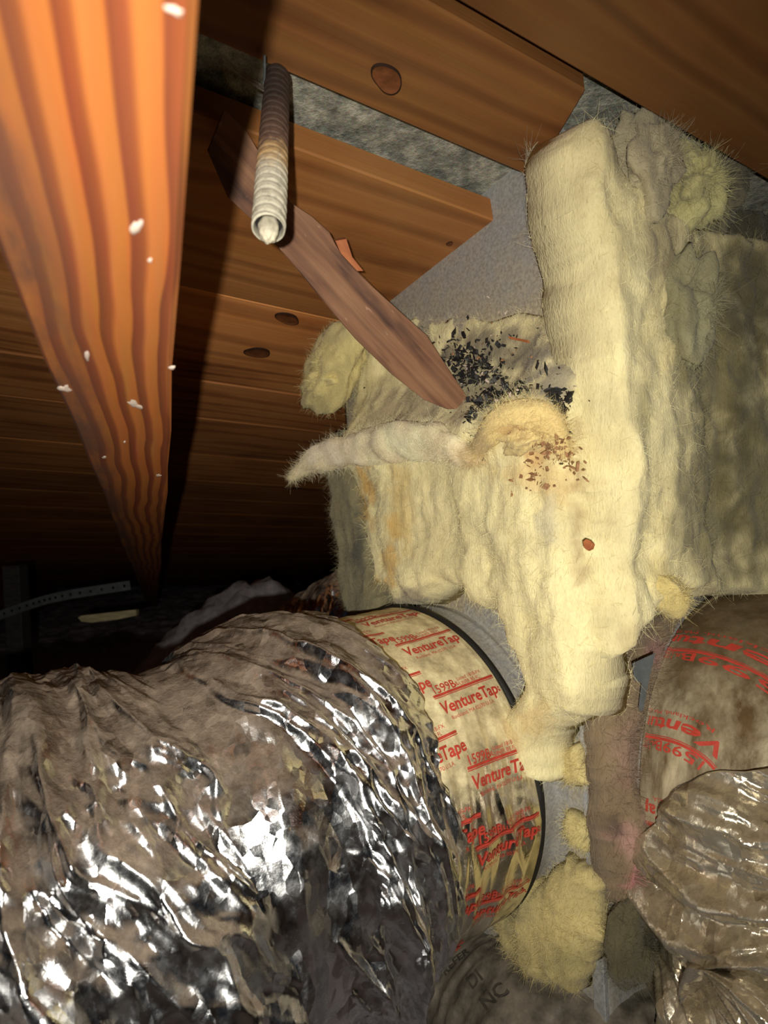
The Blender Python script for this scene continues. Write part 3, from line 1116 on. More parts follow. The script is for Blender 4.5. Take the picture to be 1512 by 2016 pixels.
# ------------------------------------------------------------------ lofts and lumps of wool
def catmull(pts, n):
    pts = np.array(pts, float)
    p = np.concatenate([[2 * pts[0] - pts[1]], pts, [2 * pts[-1] - pts[-2]]])
    segs = len(pts) - 1
    out = []
    for u in np.linspace(0, segs, n):
        i = min(int(u), segs - 1)
        t = u - i
        a, b, c, d = p[i], p[i + 1], p[i + 2], p[i + 3]
        out.append(0.5 * ((2 * b) + (-a + c) * t + (2 * a - 5 * b + 4 * c - d) * t * t + (-a + 3 * b - 3 * c + d) * t ** 3))
    return np.array(out)


def loft(name, path, half_w, half_t, wdir, parent, mat, base, stains=(), seed=0, n=90, m=28, amp=0.003, var=0.1, fan=0):
    """Swept flattened wool roll: path, half width along wdir, half thickness across."""
    P = catmull(path, n)
    T = np.gradient(P, axis=0)
    T = T / np.linalg.norm(T, axis=1)[:, None]
    u = np.linspace(0, 1, n)
    hw = np.interp(u, np.linspace(0, 1, len(half_w)), half_w)
    ht = np.interp(u, np.linspace(0, 1, len(half_t)), half_t)
    wd = np.asarray(wdir, float)
    Wd = wd - (T @ wd)[:, None] * T
    Wd = Wd / np.linalg.norm(Wd, axis=1)[:, None]
    Td = np.cross(T, Wd)
    th = np.linspace(0, 2 * math.pi, m, endpoint=False)
    c, s = np.cos(th), np.sin(th)
    V = P[:, None] + (hw[:, None] * c)[..., None] * Wd[:, None] + (ht[:, None] * s)[..., None] * Td[:, None]
    Vf = V.reshape(-1, 3)
    dirn = (c[None, :, None] * Wd[:, None] + s[None, :, None] * Td[:, None]).reshape(-1, 3)
    strk = np.stack([np.repeat(u * 5, m), np.tile(np.cos(th) * 3, n), np.tile(np.sin(th) * 3, n)], -1)
    dv = amp * 1.4 * fbm(Vf * 22 + seed, 3, seed) + amp * 0.5 * fbm(strk, 3, seed + 5) + 0.0005 * fbm(Vf * 300, 2, seed + 3)
    k_ = np.repeat(np.minimum(1, np.minimum(hw, ht) / 0.006), m)
    Vf = Vf + dirn * (dv * k_)[:, None]
    faces = []
    for i in range(n - 1):
        for j in range(m):
            j2 = (j + 1) % m
            faces.append((i * m + j, i * m + j2, (i + 1) * m + j2, (i + 1) * m + j))
    faces.append(tuple(range(m - 1, -1, -1)))
    faces.append(tuple((n - 1) * m + j for j in range(m)))
    CF[name + str(seed)] = tint(Vf, base, stains, seed, var)
    o = mk(name, Vf, faces, mat, parent, col=CF[name + str(seed)])
    FR[name + str(seed)] = (Vf, dirn, np.ones(len(Vf), bool), o)
    return o


def lump(name, c, ax, parent, mat, base, stains=(), seed=0, amp=0.25, nu=56, nv=36, var=0.12, squash=None):
    """Ragged tuft: an ellipsoid with axes ax (3 vectors) torn by noise."""
    V = []
    faces = []
    ax = np.array(ax, float)
    th = np.linspace(0, math.pi, nv)
    ph = np.linspace(0, 2 * math.pi, nu, endpoint=False)
    T, Ph = np.meshgrid(th, ph, indexing='ij')
    S = np.stack([np.sin(T) * np.cos(Ph), np.sin(T) * np.sin(Ph), np.cos(T)], -1).reshape(-1, 3)
    k_ = 1 + amp * (1.6 * fbm(S * 1.5 + seed * 5.1, 3, seed, 0.4) + 0.12 * fbm(S * 9 + seed, 2, seed + 2))
    V = np.asarray(c) + (S * k_[:, None]) @ ax
    for i in range(nv - 1):
        for j in range(nu):
            j2 = (j + 1) % nu
            faces.append((i * nu + j, (i + 1) * nu + j, (i + 1) * nu + j2, i * nu + j2))
    CF[name + str(seed)] = tint(V, base, stains, seed, var)
    o = mk(name, V, faces, mat, parent, col=CF[name + str(seed)])
    nr = V - np.asarray(c)
    nr = nr / np.linalg.norm(nr, axis=1)[:, None]
    FR[name + str(seed)] = (V, nr, np.ones(len(V), bool), o)
    return o


def Lp(x, y, off):
    """Point seen at pixel (x, y) on the plane 'off' outside the take-off side of the plenum."""
    return hit(x, y, K + nL * off, nL)


def Rp(x, y, off):
    return hit(x, y, K + nR * off, nR)


# folded-out strip with a pale drooping tongue
fold = thing('insulation_strip', 'pale cream strip of glass wool folded out to a drooping pointed tongue', 'insulation', Lp(870, 900, 0.05))
loft('strip_body', [Lp(572, 944, 0.075), Lp(600, 916, 0.07), Lp(650, 893, 0.062), Lp(730, 882, 0.054), Lp(800, 872, 0.050), Lp(860, 874, 0.050), Lp(905, 892, 0.052), Lp(945, 905, 0.05)],
     [0.002, 0.008, 0.014, 0.017, 0.016, 0.015, 0.012, 0.003], [0.001, 0.005, 0.008, 0.010, 0.011, 0.011, 0.009, 0.003], unit(UP * 0.9 + nL * 0.45), fold, M['tuft'],
     lin(248, 232, 194), [(640, 890, 80, 40, lin(250, 236, 212), 0.7), (930, 900, 40, 40, lin(186, 160, 112), 0.7)], seed=11, amp=0.004)
coat('strip_body11', fold, 5000, 71, along=(Lp(572, 944, 0.075) - Lp(860, 874, 0.05)) * 4)
P, nr, bd, _ = FR['strip_body11']
strands(fold, P[:900], nr[:900], 260, 0.007, M['fibre'], 41)

roll = thing('insulation_strip', 'rounded yellow roll of glass wool arching below the heap of black grit', 'insulation', Lp(1030, 860, 0.05))
loft('strip_body', [Lp(936, 905, 0.05), Lp(950, 868, 0.052), Lp(985, 832, 0.054), Lp(1030, 818, 0.054), Lp(1075, 826, 0.050), Lp(1100, 850, 0.045), Lp(1112, 900, 0.040)],
     [0.003, 0.007, 0.009, 0.009, 0.009, 0.007, 0.004], [0.003, 0.006, 0.008, 0.009, 0.008, 0.007, 0.004], unit(UP), roll, M['tuft'],
     lin(232, 208, 146), [(950, 880, 30, 40, lin(176, 156, 120), 0.7), (1010, 850, 40, 14, lin(190, 146, 92), 0.6)], seed=12, amp=0.003)
coat('strip_body12', roll, 3000, 72)
lump('torn_tuft', Lp(1035, 866, 0.044), [uL * 0.022, UP * 0.009, nL * 0.010], roll, M['tuft'], lin(226, 204, 146), seed=13, amp=0.35)

puff = thing('insulation_tuft', 'puffy yellow tuft of glass wool sticking out beside the fallen wooden lath', 'insulation', Lp(655, 775, 0.03))
lump('tuft_body', Lp(662, 716, 0.035), [unit(uL * 0.9 - UP * 0.3) * 0.056, unit(UP) * 0.034, nL * 0.022], puff, M['tuft'], lin(228, 214, 152), [(640, 650, 70, 40, lin(206, 194, 150), 0.6)], seed=14, amp=0.26)
lump('tuft_body', Lp(640, 752, 0.040), [unit(uL) * 0.036, unit(UP) * 0.013, nL * 0.018], puff, M['tuft'], lin(226, 212, 152), seed=15, amp=0.3)
coat('tuft_body14', puff, 3500, 74, length=0.006)
coat('tuft_body15', puff, 1500, 75, length=0.006)
P, nr, bd, _ = FR['tuft_body14']
strands(puff, P, nr, 260, 0.008, M['fibre'], 42)

# grimy return of wool round the far edge of that side
polyG = [(664, 850), (700, 850), (724, 1000), (750, 1130), (772, 1212), (770, 1240), (692, 1240), (686, 1180), (668, 1100), (662, 1000), (658, 920)]
blG = thing('insulation_blanket', 'grimy grey-green edge of glass wool beside the dark eaves', 'insulation', Lp(715, 1210, 0.0))
slab('blanket_body', OL, uL, nL, polyG, 0.012, 0.024, 0.012, 0.0035, blG, M['wool'], lin(150, 142, 112),
     [(705, 1080, 14, 90, lin(92, 92, 84), 0.8), (730, 1160, 14, 60, lin(110, 104, 84), 0.7)], rag=0.005, amp=0.006, seed=3)
coat('blanket_body3', blG, 4000, 63, along=UP * 0.8)
P, nr, bd, _ = FR['blanket_body3']
strands(blG, P[bd], nr[bd], 350, 0.014, M['greyfibre'], 43)

# scraps stuck to the sheet below
sc1 = thing('insulation_scrap', 'small square scrap of yellow wool stuck high on the bare metal corner', 'insulation', Lp(1135, 1560, 0.0))
slab('scrap_body', OL, uL, nL, [(1106, 1462), (1150, 1458), (1166, 1500), (1168, 1556), (1130, 1560), (1104, 1530), (1110, 1490)], 0.003, 0.012, 0.008, 0.0022, sc1, M['wool'], lin(214, 198, 142), rag=0.003, amp=0.005, seed=4)
sc2 = thing('insulation_scrap', 'middle scrap of yellow wool on the metal corner, above the ragged hanging piece', 'insulation', Lp(1145, 1680, 0.0))
slab('scrap_body', OL, uL, nL, [(1118, 1582), (1168, 1604), (1172, 1680), (1160, 1672), (1148, 1668), (1120, 1664), (1112, 1640)], 0.003, 0.012, 0.008, 0.0022, sc2, M['wool'], lin(214, 200, 142), rag=0.003, amp=0.005, seed=5)
sc3 = thing('insulation_scrap', 'large ragged yellow wool scrap hanging over the printed grey wrap', 'insulation', Lp(1100, 1950, 0.0))
slab('scrap_body', OL, uL, nL, [(1108, 1680), (1130, 1700), (1146, 1722), (1160, 1690), (1176, 1700), (1182, 1780), (1198, 1850), (1206, 1862), (1178, 1866), (1176, 1900), (1152, 1934), (1144, 1962), (1110, 1950),
                                (1060, 1920), (1010, 1880), (992, 1830), (970, 1800), (1000, 1780), (1040, 1756), (1072, 1750), (1090, 1710)], 0.008, 0.022, 0.014, 0.0024, sc3, M['wool'], lin(206, 190, 134),
     [(1110, 1900, 60, 40, lin(186, 174, 122), 0.6), (1020, 1800, 40, 40, lin(166, 156, 116), 0.6)], rag=0.006, amp=0.006, seed=6)
coat('scrap_body6', sc3, 4500, 66, length=0.006, along=UP * 0.5)
coat('scrap_body4', sc1, 900, 64, length=0.006)
coat('scrap_body5', sc2, 900, 65, length=0.006)
P, nr, bd, _ = FR['scrap_body6']
strands(sc3, P[bd], nr[bd], 300, 0.006, M['fibre'], 44)

# fuzzy brown and pink wool between the corner and the second take-off
fz_ = thing('insulation_blanket', 'brownish fuzzy wool fading to pink between metal corner and grimy taped duct', 'insulation', Rp(1230, 1860, 0.0))
slab('blanket_body', OL, vR, nR, [(1196, 1320), (1250, 1280), (1320, 1215), (1400, 1210), (1420, 1400), (1420, 1800), (1310, 1800), (1260, 1800), (1216, 1790), (1200, 1700), (1194, 1560), (1190, 1420)],
     0.016, 0.020, 0.014, 0.0026, fz_, M['wool'], lin(142, 124, 100),
     [(1240, 1650, 50, 70, PNK, 0.8), (1260, 1740, 50, 40, lin(206, 140, 142), 0.9), (1230, 1480, 40, 90, lin(160, 132, 118), 0.6), (1212, 1620, 20, 40, lin(84, 74, 64), 0.8), (1290, 1290, 30, 40, lin(176, 130, 128), 0.6)],
     rag=0.0015, amp=0.010, seed=7)
coat('blanket_body7', fz_, 13000, 67, length=0.012, along=UP * 0.3, grow=0.4)
P, nr, bd, _ = FR['blanket_body7']
strands(fz_, P, nr, 700, 0.012, M['greyfibre'], 45)
fz2 = thing('insulation_tuft', 'murky green-brown wad of wool sunk in the gap below the pink fuzz', 'insulation', Rp(1250, 1930, 0.0))
lump('tuft_body', Rp(1248, 1850, 0.022), [vR * 0.026, UP * 0.028, nR * 0.012], fz2, M['tuft'], lin(104, 98, 76), [(1280, 1850, 16, 40, lin(50, 46, 36), 0.8)], seed=16, amp=0.15)
coat('tuft_body16', fz2, 2500, 76, length=0.008)

# dirty tufts along the top of the tall blanket
for (x, y, off, w, h, colr, sd, lab) in ((1278, 318, 0.050, 0.022, 0.030, lin(176, 166, 138), 21, 'greyish fluffed tuft of wool next to the peak of the tall yellow blanket'),
                                         (1362, 372, 0.052, 0.026, 0.024, lin(196, 190, 138), 22, 'round pale-green tuft of wool ringed by cobweb on the tall blanket'),
                                         (1408, 350, 0.040, 0.018, 0.038, lin(112, 108, 92), 23, 'grey wisp of wool pulled up against the darkest roof board'),
                                         (1345, 610, 0.052, 0.020, 0.040, lin(150, 146, 116), 24, 'sagging pale flap of wool on the dirty part of the tall blanket'),
                                         (1480, 500, 0.030, 0.034, 0.030, lin(84, 80, 66), 25, 'dark wad of wool behind the tall blanket')):
    t = thing('insulation_tuft', lab, 'insulation', Rp(x, y + 40, off - 0.02))
    lump('tuft_body', Rp(x, y, off), [vR * w, UP * h, nR * 0.018], t, M['tuft'], colr, seed=sd, amp=0.38)
    P, nr, bd, _ = FR['tuft_body' + str(sd)]
    strands(t, P, nr + UP * 0.4, 130, 0.016, M['greyfibre'], sd + 100, drop=0.0)
    coat('tuft_body' + str(sd), t, 3000, sd + 200, length=0.008, grow=0.3)
# small lobe at the hem of the tall blanket
lump('hem_lobe', Rp(1308, 1170, 0.043), [unit(vR * 0.7 - UP * 0.7) * 0.020, unit(vR * 0.7 + UP * 0.7) * 0.011, nR * 0.014], blR, M['tuft'], lin(214, 196, 134), seed=26, amp=0.12)
coat('hem_lobe26', blR, 1200, 78, length=0.006)


# ------------------------------------------------------------------ flexible ducts
class Duct:
    def __init__(self, pts, n=400):
        P = catmull(pts, n)
        L = np.r_[0, np.cumsum(np.linalg.norm(np.diff(P, axis=0), axis=1))]
        self.L = L[-1]
        s = np.linspace(0, self.L, n)
        self.s = s
        self.P = np.stack([np.interp(s, L, P[:, k_]) for k_ in range(3)], -1)
        T = np.gradient(self.P, axis=0)
        self.T = T / np.linalg.norm(T, axis=1)[:, None]
        Nn = UP - (self.T[0] @ UP) * self.T[0]
        Nn = unit(Nn)
        fr = []
        for t in self.T:
            Nn = unit(Nn - (Nn @ t) * t)
            fr.append(Nn)
        self.N = np.array(fr)
        self.B = np.cross(self.T, self.N)

    def ev(self, s, th, r):
        g = lambda A: np.stack([np.interp(s, self.s, A[:, k_]) for k_ in range(3)], -1)
        lo = s < 0
        c = g(self.P) + np.where(lo, s, 0)[..., None] * self.T[0]
        return c + r[..., None] * (np.cos(th)[..., None] * g(self.N) + np.sin(th)[..., None] * g(self.B))


def grid_faces(n, m, wrap=False, off=0):
    i, j = np.meshgrid(np.arange(n - 1), np.arange(m if wrap else m - 1), indexing='ij')
    j2 = (j + 1) % m
    return (np.stack([i * m + j, i * m + j2, (i + 1) * m + j2, (i + 1) * m + j], -1).reshape(-1, 4) + off).tolist()


def sleeve(name, duct, s0, s1, ns, nt, rad, mat, parent, flip=False, th_c=0.0):
    """One skin around a duct; rad(s, theta) gives its radius, rims turned in at both ends."""
    s, th = np.meshgrid(np.linspace(s0, s1, ns), th_c + np.linspace(-math.pi, math.pi, nt, endpoint=False), indexing='ij')
    r = rad(s, th)
    V = duct.ev(s, th, r)
    lip0 = duct.ev(s[:1], th[:1], r[:1] - 0.004)
    lip1 = duct.ev(s[-1:], th[-1:], r[-1:] - 0.004)
    V = np.concatenate([lip0, V, lip1]).reshape(-1, 3)
    return mk(name, V, grid_faces(ns + 2, nt, True), mat, parent)


def crumple(s, th, r0, seed, slant=0.0, big=0.010, mid=0.006, fin=0.0020, per=0.045):
    """Film folds: long pleats running round the duct, sharp-ridged facets between them."""
    w = th * r0
    sl = s + slant * w
    z = np.full_like(s, seed * 2.7)
    wx = 0.006 * fbm(np.stack([s * 18, w * 12, z], -1), 3, seed + 1)
    wy = 0.020 * fbm(np.stack([s * 18 + 5, w * 12, z], -1), 3, seed + 2)
    a = 1 - np.abs(perlin(np.stack([(sl + wx) / per, w / 0.22, z], -1), seed + 3)) * 2.2
    f1, f2 = worley(np.stack([(sl + 1.6 * wx) / (per * 0.70), (w + wy) / 0.17], -1), seed + 4)
    g1, g2 = worley(np.stack([(sl + 1.2 * wx) / 0.015, (w + wy) / 0.10], -1), seed + 5)
    k1, k2 = worley(np.stack([(s - 0.5 * slant * w + wx) / 0.030, (w + wy) / 0.030], -1), seed + 7)
    h1, h2 = worley(np.stack([(sl + wx) / 0.0065, (w + wy) / 0.016], -1), seed + 6)
    ridge = np.exp(-((f2 - f1) / 0.10) ** 2) + 0.6 * np.exp(-((g2 - g1) / 0.12) ** 2)
    return big * (a - 0.6) + mid * (f1 - 0.5) * 1.8 + mid * 0.60 * (g1 - 0.45) * 1.6 + mid * 0.22 * (k1 - 0.45) + fin * (h1 - 0.45) * 1.6 + fin * 0.9 * ridge


# ---- text print
_tcache = {}


def text_mesh(body, size, bold=0.0, shear=0.0):
    key = (body, size, bold, shear)
    if key in _tcache:
        return _tcache[key]
    cu = bpy.data.curves.new('lettering', 'FONT')
    cu.body = body
    cu.size = size
    cu.offset = bold
    cu.shear = shear
    cu.resolution_u = 2
    cu.fill_mode = 'FRONT'
    ob = bpy.data.objects.new('lettering', cu)
    C.objects.link(ob)
    bpy.context.view_layer.update()
    me = bpy.data.meshes.new_from_object(ob.evaluated_get(bpy.context.evaluated_depsgraph_get()))
    v = np.array([x.co[:2] for x in me.vertices])
    f = [tuple(p.vertices) for p in me.polygons]
    bpy.data.objects.remove(ob, do_unlink=True)
    bpy.data.meshes.remove(me)
    bpy.data.curves.remove(cu)
    _tcache[key] = (v, f)
    return v, f


def stamp(lines, bars):
    """lines: (body, x, y, size, bold, shear); bars: (x0, x1, y0, y1) -> flat verts, faces"""
    V, Fc = [], []
    for (body, x, y, size, bold, shear) in lines:
        v, f = text_mesh(body, size, bold, shear)
        b = len(V)
        V += [(x + p[0], y + p[1]) for p in v]
        Fc += [tuple(b + i for i in q) for q in f]
    for (x0, x1, y0, y1) in bars:
        b = len(V)
        k_ = 24
        for i in range(k_ + 1):
            for yy in (y0, y1):
                V.append((x0 + (x1 - x0) * i / k_, yy))
        for i in range(k_):
            Fc.append((b + 2 * i, b + 2 * i + 2, b + 2 * i + 3, b + 2 * i + 1))
    return np.array(V), Fc


def print_on(duct, rad, st, s0, th0, ds, dth, parent, mat, clip=None, name='printed_lettering', lift=0.0006, rot=0.0, r0=0.132):
    V, Fc = st
    c_, s_ = math.cos(rot), math.sin(rot)
    X = V[:, 0] * c_ - V[:, 1] * s_
    Y = V[:, 0] * s_ + V[:, 1] * c_
    s = s0 + ds * X
    th = th0 + dth * Y / r0
    if clip is not None:
        ok = (s > clip[0]) & (s < clip[1])
        Fc = [f for f in Fc if all(ok[i] for i in f)]
        if not Fc:
            return None
        used = sorted({i for f in Fc for i in f})
        mp = {u: k_ for k_, u in enumerate(used)}
        s, th = s[used], th[used]
        Fc = [tuple(mp[i] for i in f) for f in Fc]
    r = rad(s, th) + lift
    P = duct.ev(s, th, r)
    if ds * dth > 0:
        Fc = [f[::-1] for f in Fc]
    return mk(name, P, Fc, mat, parent, smooth=False)


def logo(a=True, scale=1.0):
    k_ = scale
    return stamp([('VentureTape', 0, 0, 0.0125 * k_, 0.0003, 0.12), ('1599B', 0.001 * k_, 0.0155 * k_, 0.0095 * k_, 0.0001, 0), ('Listed 181B-FX', 0.029 * k_, 0.0195 * k_, 0.0042 * k_, 0, 0),
                  ('UL', 0.0235 * k_, 0.0165 * k_, 0.0042 * k_, 0.0001, 0), ('LINER B5 FL', 0.029 * k_, 0.0155 * k_, 0.0042 * k_, 0, 0), ('Rockland, MA 02370 U.S.A.', 0.006 * k_, -0.0055 * k_, 0.0040 * k_, 0, 0)],
                 [(-0.001 * k_, 0.064 * k_, 0.0120 * k_, 0.0126 * k_), (-0.001 * k_, 0.064 * k_, 0.0131 * k_, 0.0150 * k_)])


# ---- duct on the near side: collar, tape, crumpled foil jacket sagging away out of frame
CL = CAMP + np.array([0.016, 0.55, -0.215])
aL = unit((-0.777, -0.629, -0.012))
dl = Duct([CL, CL + aL * 0.06, CL + aL * 0.12, CL + aL * 0.175 + np.array([0, 0, -0.006]), CAMP + np.array([-0.175, 0.408, -0.237]), CAMP + np.array([-0.265, 0.385, -0.247]),
           CAMP + np.array([-0.40, 0.378, -0.25]), CAMP + np.array([-0.55, 0.39, -0.25])])
ductL = thing('flexible_duct', 'large silver foil-jacketed flexible duct sagging past the rafter side of the plenum', 'duct', (CL[0] - 0.15, CL[1] - 0.1, 0.09))


def radTape(s, th):
    z = np.full_like(s, 4.4)
    w = th * 0.131
    rid = 1 - np.abs(perlin(np.stack([(s + 0.02 * perlin(np.stack([s * 10, w * 8, z], -1), 9)) / 0.020, w / 0.16, z], -1), 61)) * 2
    lower = sm(0.5, 1.5, np.abs(th))
    f1, f2 = worley(np.stack([(s + 0.12 * w) / 0.016, w / 0.07], -1), 62)
    return 0.1305 + (0.0008 + 0.0022 * lower) * rid + (0.0008 + 0.0026 * lower) * (f1 - 0.5) - 0.0008 * np.clip(s / 0.1, 0, 1)


sleeve('tape_band', dl, 0.0, 0.125, 150, 620, radTape, M['tape'], ductL)
tapeL = ductL.children[-1]


def radBand(s, th):
    return 0.1318 + 0.0015 * np.sin(np.clip((s + 0.006) / 0.006, 0, 1) * math.pi)


sleeve('clamp_band', dl, -0.006, 0.0, 8, 200, radBand, M['black'], ductL)


def radCollar(s, th):
    return 0.1275 + 0.0016 * np.exp(-((s + 0.028) / 0.003) ** 2)


colL = sleeve('metal_collar', dl, -0.075, 0.0, 40, 200, radCollar, M['metal'], ductL)
ca = colL.data.color_attributes.new('Col', 'FLOAT_COLOR', 'POINT')
ca.data.foreach_set('color', np.full(len(colL.data.vertices) * 4, 0.4, np.float32))


def radJL(s, th):
    base = 0.134 + 0.010 * np.exp(-((s - 0.115) / 0.035) ** 2) - 0.010 * np.exp(-((s - 0.178 - 0.010 * np.cos(th)) / 0.016) ** 2)
    base = base + 0.016 * sm(0.185, 0.27, s) - 0.012 * np.exp(-((s - 0.43) / 0.03) ** 2)
    env = sm(0.070, 0.105, s)
    cz = crumple(s, th, 0.14, 3, slant=-0.25, big=0.006, mid=0.0085, fin=0.0018)
    # gentler where the jacket lies on its core at the top
    top = 0.55 + 0.45 * sm(0.2, 1.0, np.abs(th))
    return base + env * cz * top + 0.0015


def edgeL(th):
    """where the jacket's torn hem lies along the tape"""
    return 0.086 + 0.004 * np.cos(th) + 0.016 * perlin(np.stack([th * 3, 0 * th, 0 * th + 2.2], -1), 71) + 0.004 * perlin(np.stack([th * 17, 0 * th, 0 * th], -1), 72)


ns_, nt_ = 660, 720
u_, th_ = np.meshgrid(np.linspace(0, 1, ns_) ** 1.15, np.linspace(-math.pi, math.pi, nt_, endpoint=False) + math.pi * 0.0, indexing='ij')
s_g = edgeL(th_) + u_ * (dl.L - 0.10)
rj = radJL(s_g, th_)
rj = np.maximum(rj, radTape(s_g, th_) + 0.0012)
VJ = dl.ev(s_g, th_, rj)
lip = dl.ev(s_g[:1], th_[:1], rj[:1] - 0.004)
VJ = np.concatenate([lip, VJ]).reshape(-1, 3)
mk('foil_jacket', VJ, grid_faces(ns_ + 1, nt_, True), M['foil'], ductL)

LG = logo(scale=0.95)
# reading toward the box, letter tops toward the roof side
for (s0, th0, rt_) in ((0.121, -0.02, 0.0), (0.064, -0.20, 0.04), (0.120, -0.40, -0.04), (0.061, -0.56, 0.05), (0.122, -0.78, 0.0), (0.063, -0.94, 0.03), (0.119, -1.16, 0.05), (0.062, -1.32, -0.04),
                       (0.120, -1.54, 0.0), (0.063, -1.70, 0.05), (0.120, -1.92, 0.0), (0.062, -2.08, 0.0), (0.120, -2.30, 0.03)):
    print_on(dl, radTape, LG, s0, th0, -1, 1, tapeL, M['red'], clip=(0.002, 0.121), rot=rt_)

# ---- duct on the other side: grimy tape, dusty film jacket dropping toward the floor
CRr = K + nR * 0.024 + vR * 0.146
CRr = np.array([CRr[0], CRr[1], CAMP[2] - 0.212])
dr = Duct([CRr, CRr + nR * 0.03, CRr + nR * 0.055 + np.array([-0.004, 0, -0.02]), CRr + nR * 0.10 + np.array([-0.005, 0, -0.06]), CRr + nR * 0.115 + np.array([-0.02, 0, -0.15]), CRr + nR * 0.115 + np.array([-0.03, 0, -0.262])])
ductR = thing('flexible_duct', 'grimy taped flexible duct with dusty tan film jacket bending down beside the pink wool', 'duct', (CRr[0], CRr[1] - 0.1, 0.05))


def radTapeR(s, th):
    w = th * 0.133
    z = np.full_like(s, 8.4)
    rid = 1 - np.abs(perlin(np.stack([s / 0.022, w / 0.12, z], -1), 81)) * 2
    return 0.133 + 0.0016 * rid + 0.0015 * perlin(np.stack([s * 30, w * 20, z], -1), 82)


sleeve('tape_band', dr, 0.0, 0.12, 90, 420, radTapeR, M['tape_dirty'], ductR)
tapeR = ductR.children[-1]
colR = sleeve('metal_collar', dr, -0.05, 0.0, 20, 160, lambda s, th: np.full_like(s, 0.1295), M['metal'], ductR)
ca = colR.data.color_attributes.new('Col', 'FLOAT_COLOR', 'POINT')
ca.data.foreach_set('color', np.full(len(colR.data.vertices) * 4, 0.3, np.float32))


def radJR(s, th):
    base = 0.139 + 0.018 * sm(0.03, 0.13, s) + 0.004 * np.sin(s * 30)
    return base + sm(0.0, 0.06, s) * crumple(s, th, 0.14, 9, slant=0.8, big=0.014, mid=0.010, fin=0.0022, per=0.045)


def edgeR(th):
    return 0.006 + 0.048 * (0.5 + 0.5 * np.cos(th)) + 0.008 * perlin(np.stack([th * 3, 0 * th, 0 * th + 5.2], -1), 91)


ns_, nt_ = 380, 480
u_, th_ = np.meshgrid(np.linspace(0, 1, ns_), np.linspace(-math.pi, math.pi, nt_, endpoint=False), indexing='ij')
s_g = edgeR(th_) + u_ * (dr.L - 0.09)
rj = np.maximum(radJR(s_g, th_), radTapeR(s_g, th_) + 0.0012)
VJ = dr.ev(s_g, th_, rj)
lip = dr.ev(s_g[:1], th_[:1], rj[:1] - 0.004)
mk('film_jacket', np.concatenate([lip, VJ]).reshape(-1, 3), grid_faces(ns_ + 1, nt_, True), M['foil_tan'], ductR)
for (s0, th0) in ((0.058, 1.50), (0.036, 1.08), (0.040, 0.60), (0.022, 2.02), (0.112, 0.90), (0.115, 1.45)):
    print_on(dr, radTapeR, LG, s0, th0, -1, 1, tapeR, M['red'], clip=(0.002, 0.115))

# ------------------------------------------------------------------ printed grey wrap below
dw = Duct([at(820, 2000, 0.60), at(960, 2010, 0.54), at(1100, 2050, 0.49), at(1260, 2130, 0.46), at(1400, 2230, 0.44)])
wr = thing('wrapped_duct', 'grey duct in old printed wrap lying below the ragged hanging wool', 'duct', (0.1, 0.53, 0.02))


def radW(s, th):
    return 0.068 + crumple(s, th, 0.068, 15, slant=0.4, big=0.003, mid=0.003, fin=0.001)


sleeve('printed_wrap', dw, 0.0, dw.L, 150, 200, radW, M['wrap'], wr)
wrap = wr.children[-1]
for (body, s0, th0, sz) in (('REFER', 0.105, 0.62, 0.010), ('DI', 0.135, 0.70, 0.012), ('NC', 0.150, 0.86, 0.013)):
    print_on(dw, radW, stamp([(body, 0, 0, sz, 0.0003, 0)], []), s0, th0, 1, -1, wrap, M['darkprint'], rot=0.95, r0=0.068, lift=0.0008)

# ------------------------------------------------------------------ far silver duct, half hidden in the dark
df = Duct([at(555, 1300, 0.98), at(620, 1250, 0.93), at(690, 1215, 0.88), at(770, 1200, 0.85)])
fd = thing('flexible_duct', 'dim silver duct lying in shadow behind the grimy wool edge', 'duct', tuple(at(620, 1330, 1.1)))


def radF(s, th):
    return 0.065 + crumple(s, th, 0.065, 19, slant=0.2, big=0.006, mid=0.006, fin=0.001)


sleeve('foil_jacket', df, 0.0, df.L, 150, 160, radF, M['foil'], fd)


# ------------------------------------------------------------------ fallen lath
def extrude_poly(name, pix, P0, Nn, th, mat, parent, xdir, bevel=0.0008):
    Nn = unit(Nn)
    X = unit(xdir - (xdir @ Nn) * Nn)
    Y = np.cross(Nn, X)
    pts = np.array([hit(x, y, P0, Nn) for (x, y) in pix])
    O = pts.mean(0)
    loc = np.stack([(pts - O) @ X, (pts - O) @ Y], -1)
    n = len(loc)
    ctr = loc.mean(0)
    ins = loc + (ctr - loc) / np.linalg.norm(ctr - loc, axis=1)[:, None] * bevel
    V = [(*p, 0.0) for p in ins] + [(*p, -bevel) for p in loc] + [(*p, -th + bevel) for p in loc] + [(*p, -th) for p in ins]
    Fc = []
    area = 0.5 * np.sum(loc[:, 0] * np.roll(loc[:, 1], -1) - np.roll(loc[:, 0], -1) * loc[:, 1])
    od = list(range(n)) if area > 0 else list(range(n - 1, -1, -1))
    Fc.append(tuple(od))
    Fc.append(tuple(3 * n + i for i in reversed(od)))
    for r in range(3):
        for k_ in range(n):
            i, j = od[k_], od[(k_ + 1) % n]
            Fc.append((r * n + j, r * n + i, (r + 1) * n + i, (r + 1) * n + j))
    return mk(name, V, Fc, mat, parent, smooth=False, matrix=basis(X, Y, Nn, O))


